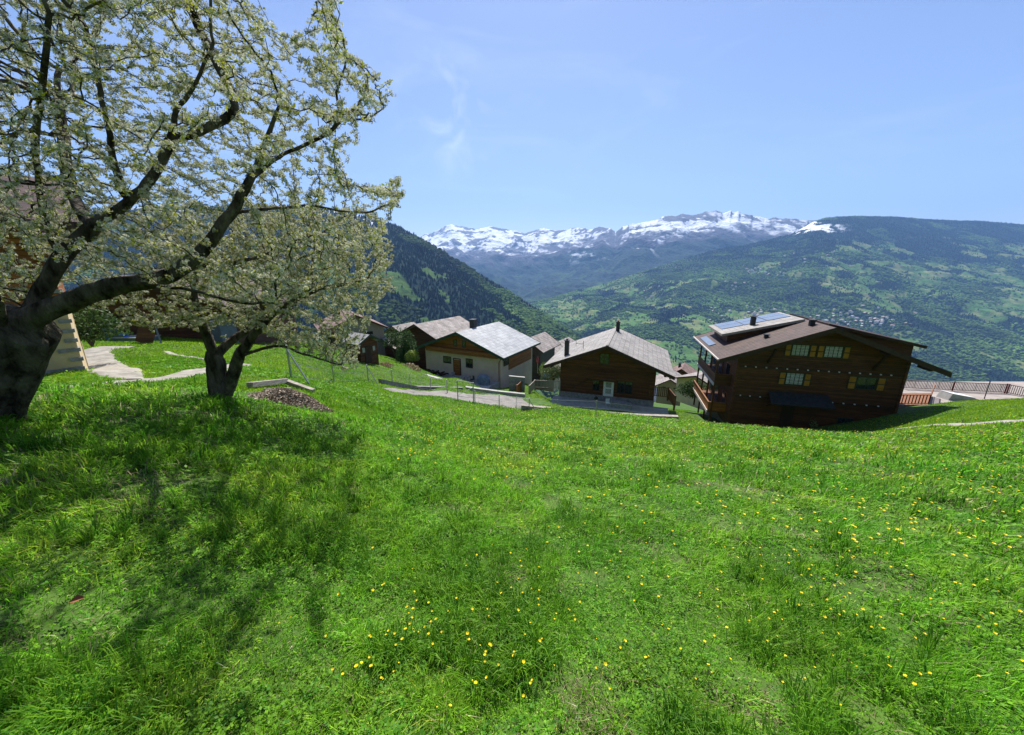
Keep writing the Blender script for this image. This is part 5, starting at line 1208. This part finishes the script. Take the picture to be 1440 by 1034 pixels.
# short grass of the lawns behind the meadow
def lawn(n, seed):
    g = np.random.default_rng(seed); y = np.exp(g.uniform(math.log(9), math.log(70), int(n*LITE))); t = g.uniform(-1.35, 1.5, len(y)); x = t*y
    b = excluded(x, y); x, y = x[~b], y[~b]; n = len(x); z = H(x, y); h = g.uniform(.05,.12,n); wd = .0022*y*g.uniform(.6,1.4,n); az = g.random(n)*3.14; C = np.stack([np.cos(az)*wd/2, np.sin(az)*wd/2, 0*az], -1)
    B = np.stack([x, y, z-.01], -1); tp = np.stack([g.normal(0,.04,n), g.normal(0,.04,n), h], -1); V = np.stack([B-C, B+C, B+tp], 1).reshape(-1, 3)
    k = np.clip(.5+fbm(x*.3,y*.3,3,501)+g.normal(0,.2,n),0,1)[:,None]; c = np.repeat((A3(.12,.30,.012)*(1-k)+A3(.27,.43,.02)*k)*g.uniform(.8,1.2,(n,1)), 3, 0)
    return V, np.arange(n*3).reshape(-1, 3), c
V, F_, c = lawn(450000, 37)
tag(mesh_np('lawn_grass', V, F_, M['grass'], col=c), 'shorter bright green lawn grass around the houses below the meadow', 'grass', kind='stuff')
# yellow flowers: individuals near, the rest as one mass
def flower_mesh(seed, stem=True):
    g = random.Random(seed); st_ = MB().tube([(0,0,-.13), (.006,.003,-.06), (0,0,0)], [.0022,.0018,.0015], 4); hd_ = MB(); n = 5
    for k in range(n):
        a = k*6.283/n + g.uniform(-.1,.1); a2 = a + 1.45; r1 = g.uniform(.8, .95)
        hd_.add([(0,0,.001), (math.cos(a)*.72, math.sin(a)*.72, .26), (math.cos((a+a2)/2)*r1, math.sin((a+a2)/2)*r1, .40), (math.cos(a2)*.72, math.sin(a2)*.72, .28)], [(0,1,2,3)])
    for k in range(6):
        a = k*1.047; hd_.add([(0,0,.08), (math.cos(a)*.4, math.sin(a)*.4, .30), (math.cos(a+.9)*.4, math.sin(a+.9)*.4, .30)], [(0,1,2)])
    return st_, hd_
prot = []
for s in range(4):
    st_, hd_ = flower_mesh(s); so = st_.build('yellow_flower', M['stem']); ho2 = hd_.build('flower_head', M['yellow'], so); ho2.scale = (.013,.013,.013); prot.append((so, ho2))
g = np.random.default_rng(55)
FP = [(575,900),(600,905),(592,870),(577,898),(583,915),(568,930),(560,938),(690,938),(686,941),(705,958),(683,985),(528,970),(510,975),(484,985),(470,978),(545,926),(520,921),(459,916),(610,885),(625,878),(605,905),(617,920),(755,940),(760,937),(720,948),(755,870),(756,858),(752,855),(757,880),(795,885),(802,890),(812,898),(862,940),(700,845),(702,850),(756,818),(834,848),(850,820),(930,905),(945,895),(1150,880),(1160,872),(1160,885),(1180,883),(1200,897),(1205,890),(1220,907),(1255,910),(1265,885),(1247,868),(1310,860),(1322,858),(1336,857),(1385,888),(1352,906),(1167,1020),(1125,825),(1137,822),(1145,830),(1150,838),(1168,835),(1192,840),(1050,893),(1045,895),(618,1025),(637,1028),(735,1012),(1020,795),(1000,790),(985,775),(1035,798),(1135,790),(1140,780),(1120,760)]
placed = []
for px, py in FP: placed.append((px + g.normal()*3, py + g.normal()*3))
while len(placed) < 620:
    if g.random() < .6: cx, cy = [(1090,770,),(1150,800),(1230,760),(1350,740),(1010,790),(1180,880),(1000,700),(1280,690),(1400,660),(1150,645),(900,690),(840,640),(1350,610),(1050,620),(600,900)][g.integers(15)]; px, py = cx + g.normal()*110, cy + g.normal()*34
    else: px, py = g.uniform(480, 1500), g.uniform(600, 1000)
    if 592 < py < 1040 and (px > 700 or py > 780): placed.append((px, py))
pw = []
for px, py in placed:
    q = gpt(px, py, .6, 40)
    if excluded(np.array([q.x]), np.array([q.y]))[0]: continue
    pw.append(q)
pw.sort(key=lambda v: v.length)
for i, q in enumerate(pw[:300]):
    so, ho2 = prot[i % 4]
    if i >= 4: so = so.copy(); ho2 = ho2.copy(); COL.objects.link(so); COL.objects.link(ho2); ho2.parent = so
    so.location = q + Vector((0, 0, .095 + .011*min(q.length, 10) + g.uniform(0, .05))); so.rotation_euler = (g.uniform(-.35,.35)+.2, g.uniform(-.35,.35), g.uniform(0, 6.28)); f = g.uniform(.3, .8) * (1 + .05 * q.length)
    so.scale = (f, f, f)
    tag(so, 'small yellow flower standing in the green meadow grass', 'flower', 'small yellow flowers in the meadow')
hd_ = flower_mesh(9)[1]; u = (np.array(hd_.v)[:, :], None); vv = np.array(hd_.v); ff = np.array([f if len(f) == 4 else (*f, f[-1]) for f in hd_.f])
far = np.array([list(q + Vector((0, 0, .2 + g.uniform(0, .06)))) for q in pw[300:]]); nfar = len(far)
extra = []
for k in range(900):
    px, py = g.uniform(560, 1440), 575 + abs(g.normal()) * 30 + 12 + (px > 1000) * 12
    q = gpt(px, py, .6, 40)
    if not excluded(np.array([q.x]), np.array([q.y]))[0]: extra.append(list(q + Vector((0,0,.2))))
far = np.vstack([far, extra]) if nfar else np.array(extra)
tri = np.array([t for f in hd_.f for t in ([(f[0],f[1],f[2]),(f[0],f[2],f[3])] if len(f) == 4 else [tuple(f)])]); dd = np.linalg.norm(far, axis=1)
v, f, cc = merge((vv, tri), far, np.stack([.013*(1+.04*dd), .013*(1+.04*dd)], -1), np.tile(A3(1,1,1), (len(far), 1)), g, 0)
tag(mesh_np('far_yellow_flowers', v, f, M['yellow']), 'mass of far yellow flowers towards the lower edge of the meadow', 'flowers', kind='stuff')
# bare twigs, a dry rust coloured leaf
q = gpt(120, 873); d = MB(); d.add([(-.03,-.01,.0),(.0,-.018,.012),(.035,0,.006),(.0,.018,.015)], [(0,1,2,3)]); M['rust'] = mat('dry_leaf', (.20,.07,.03), (.28,.11,.05), 20, .8)
o = d.build('dry_leaf', M['rust']); o.location = q + Vector((0,0,.14)); o.rotation_euler = (.6, .1, .4); tag(o, 'rust red dry leaf lying on the shaded grass at the left', 'leaf')

# ================================================================ air
hz = MB().box(-16500, 18500, -120, 16500, -1005, 2600)
hm = bpy.data.materials.new('haze'); hm.use_nodes = True; nt = hm.node_tree; nt.nodes.clear()
ho_ = nt.nodes.new('ShaderNodeOutputMaterial'); pv = nt.nodes.new('ShaderNodeVolumePrincipled')
pv.inputs['Color'].default_value = (0.27, 0.52, 1.0, 1); pv.inputs['Density'].default_value = 5.2e-5; pv.inputs['Anisotropy'].default_value = 0.2
nt.links.new(pv.outputs[0], ho_.inputs['Volume'])
hzo = hz.build('haze', hm); tag(hzo, kind='stuff')
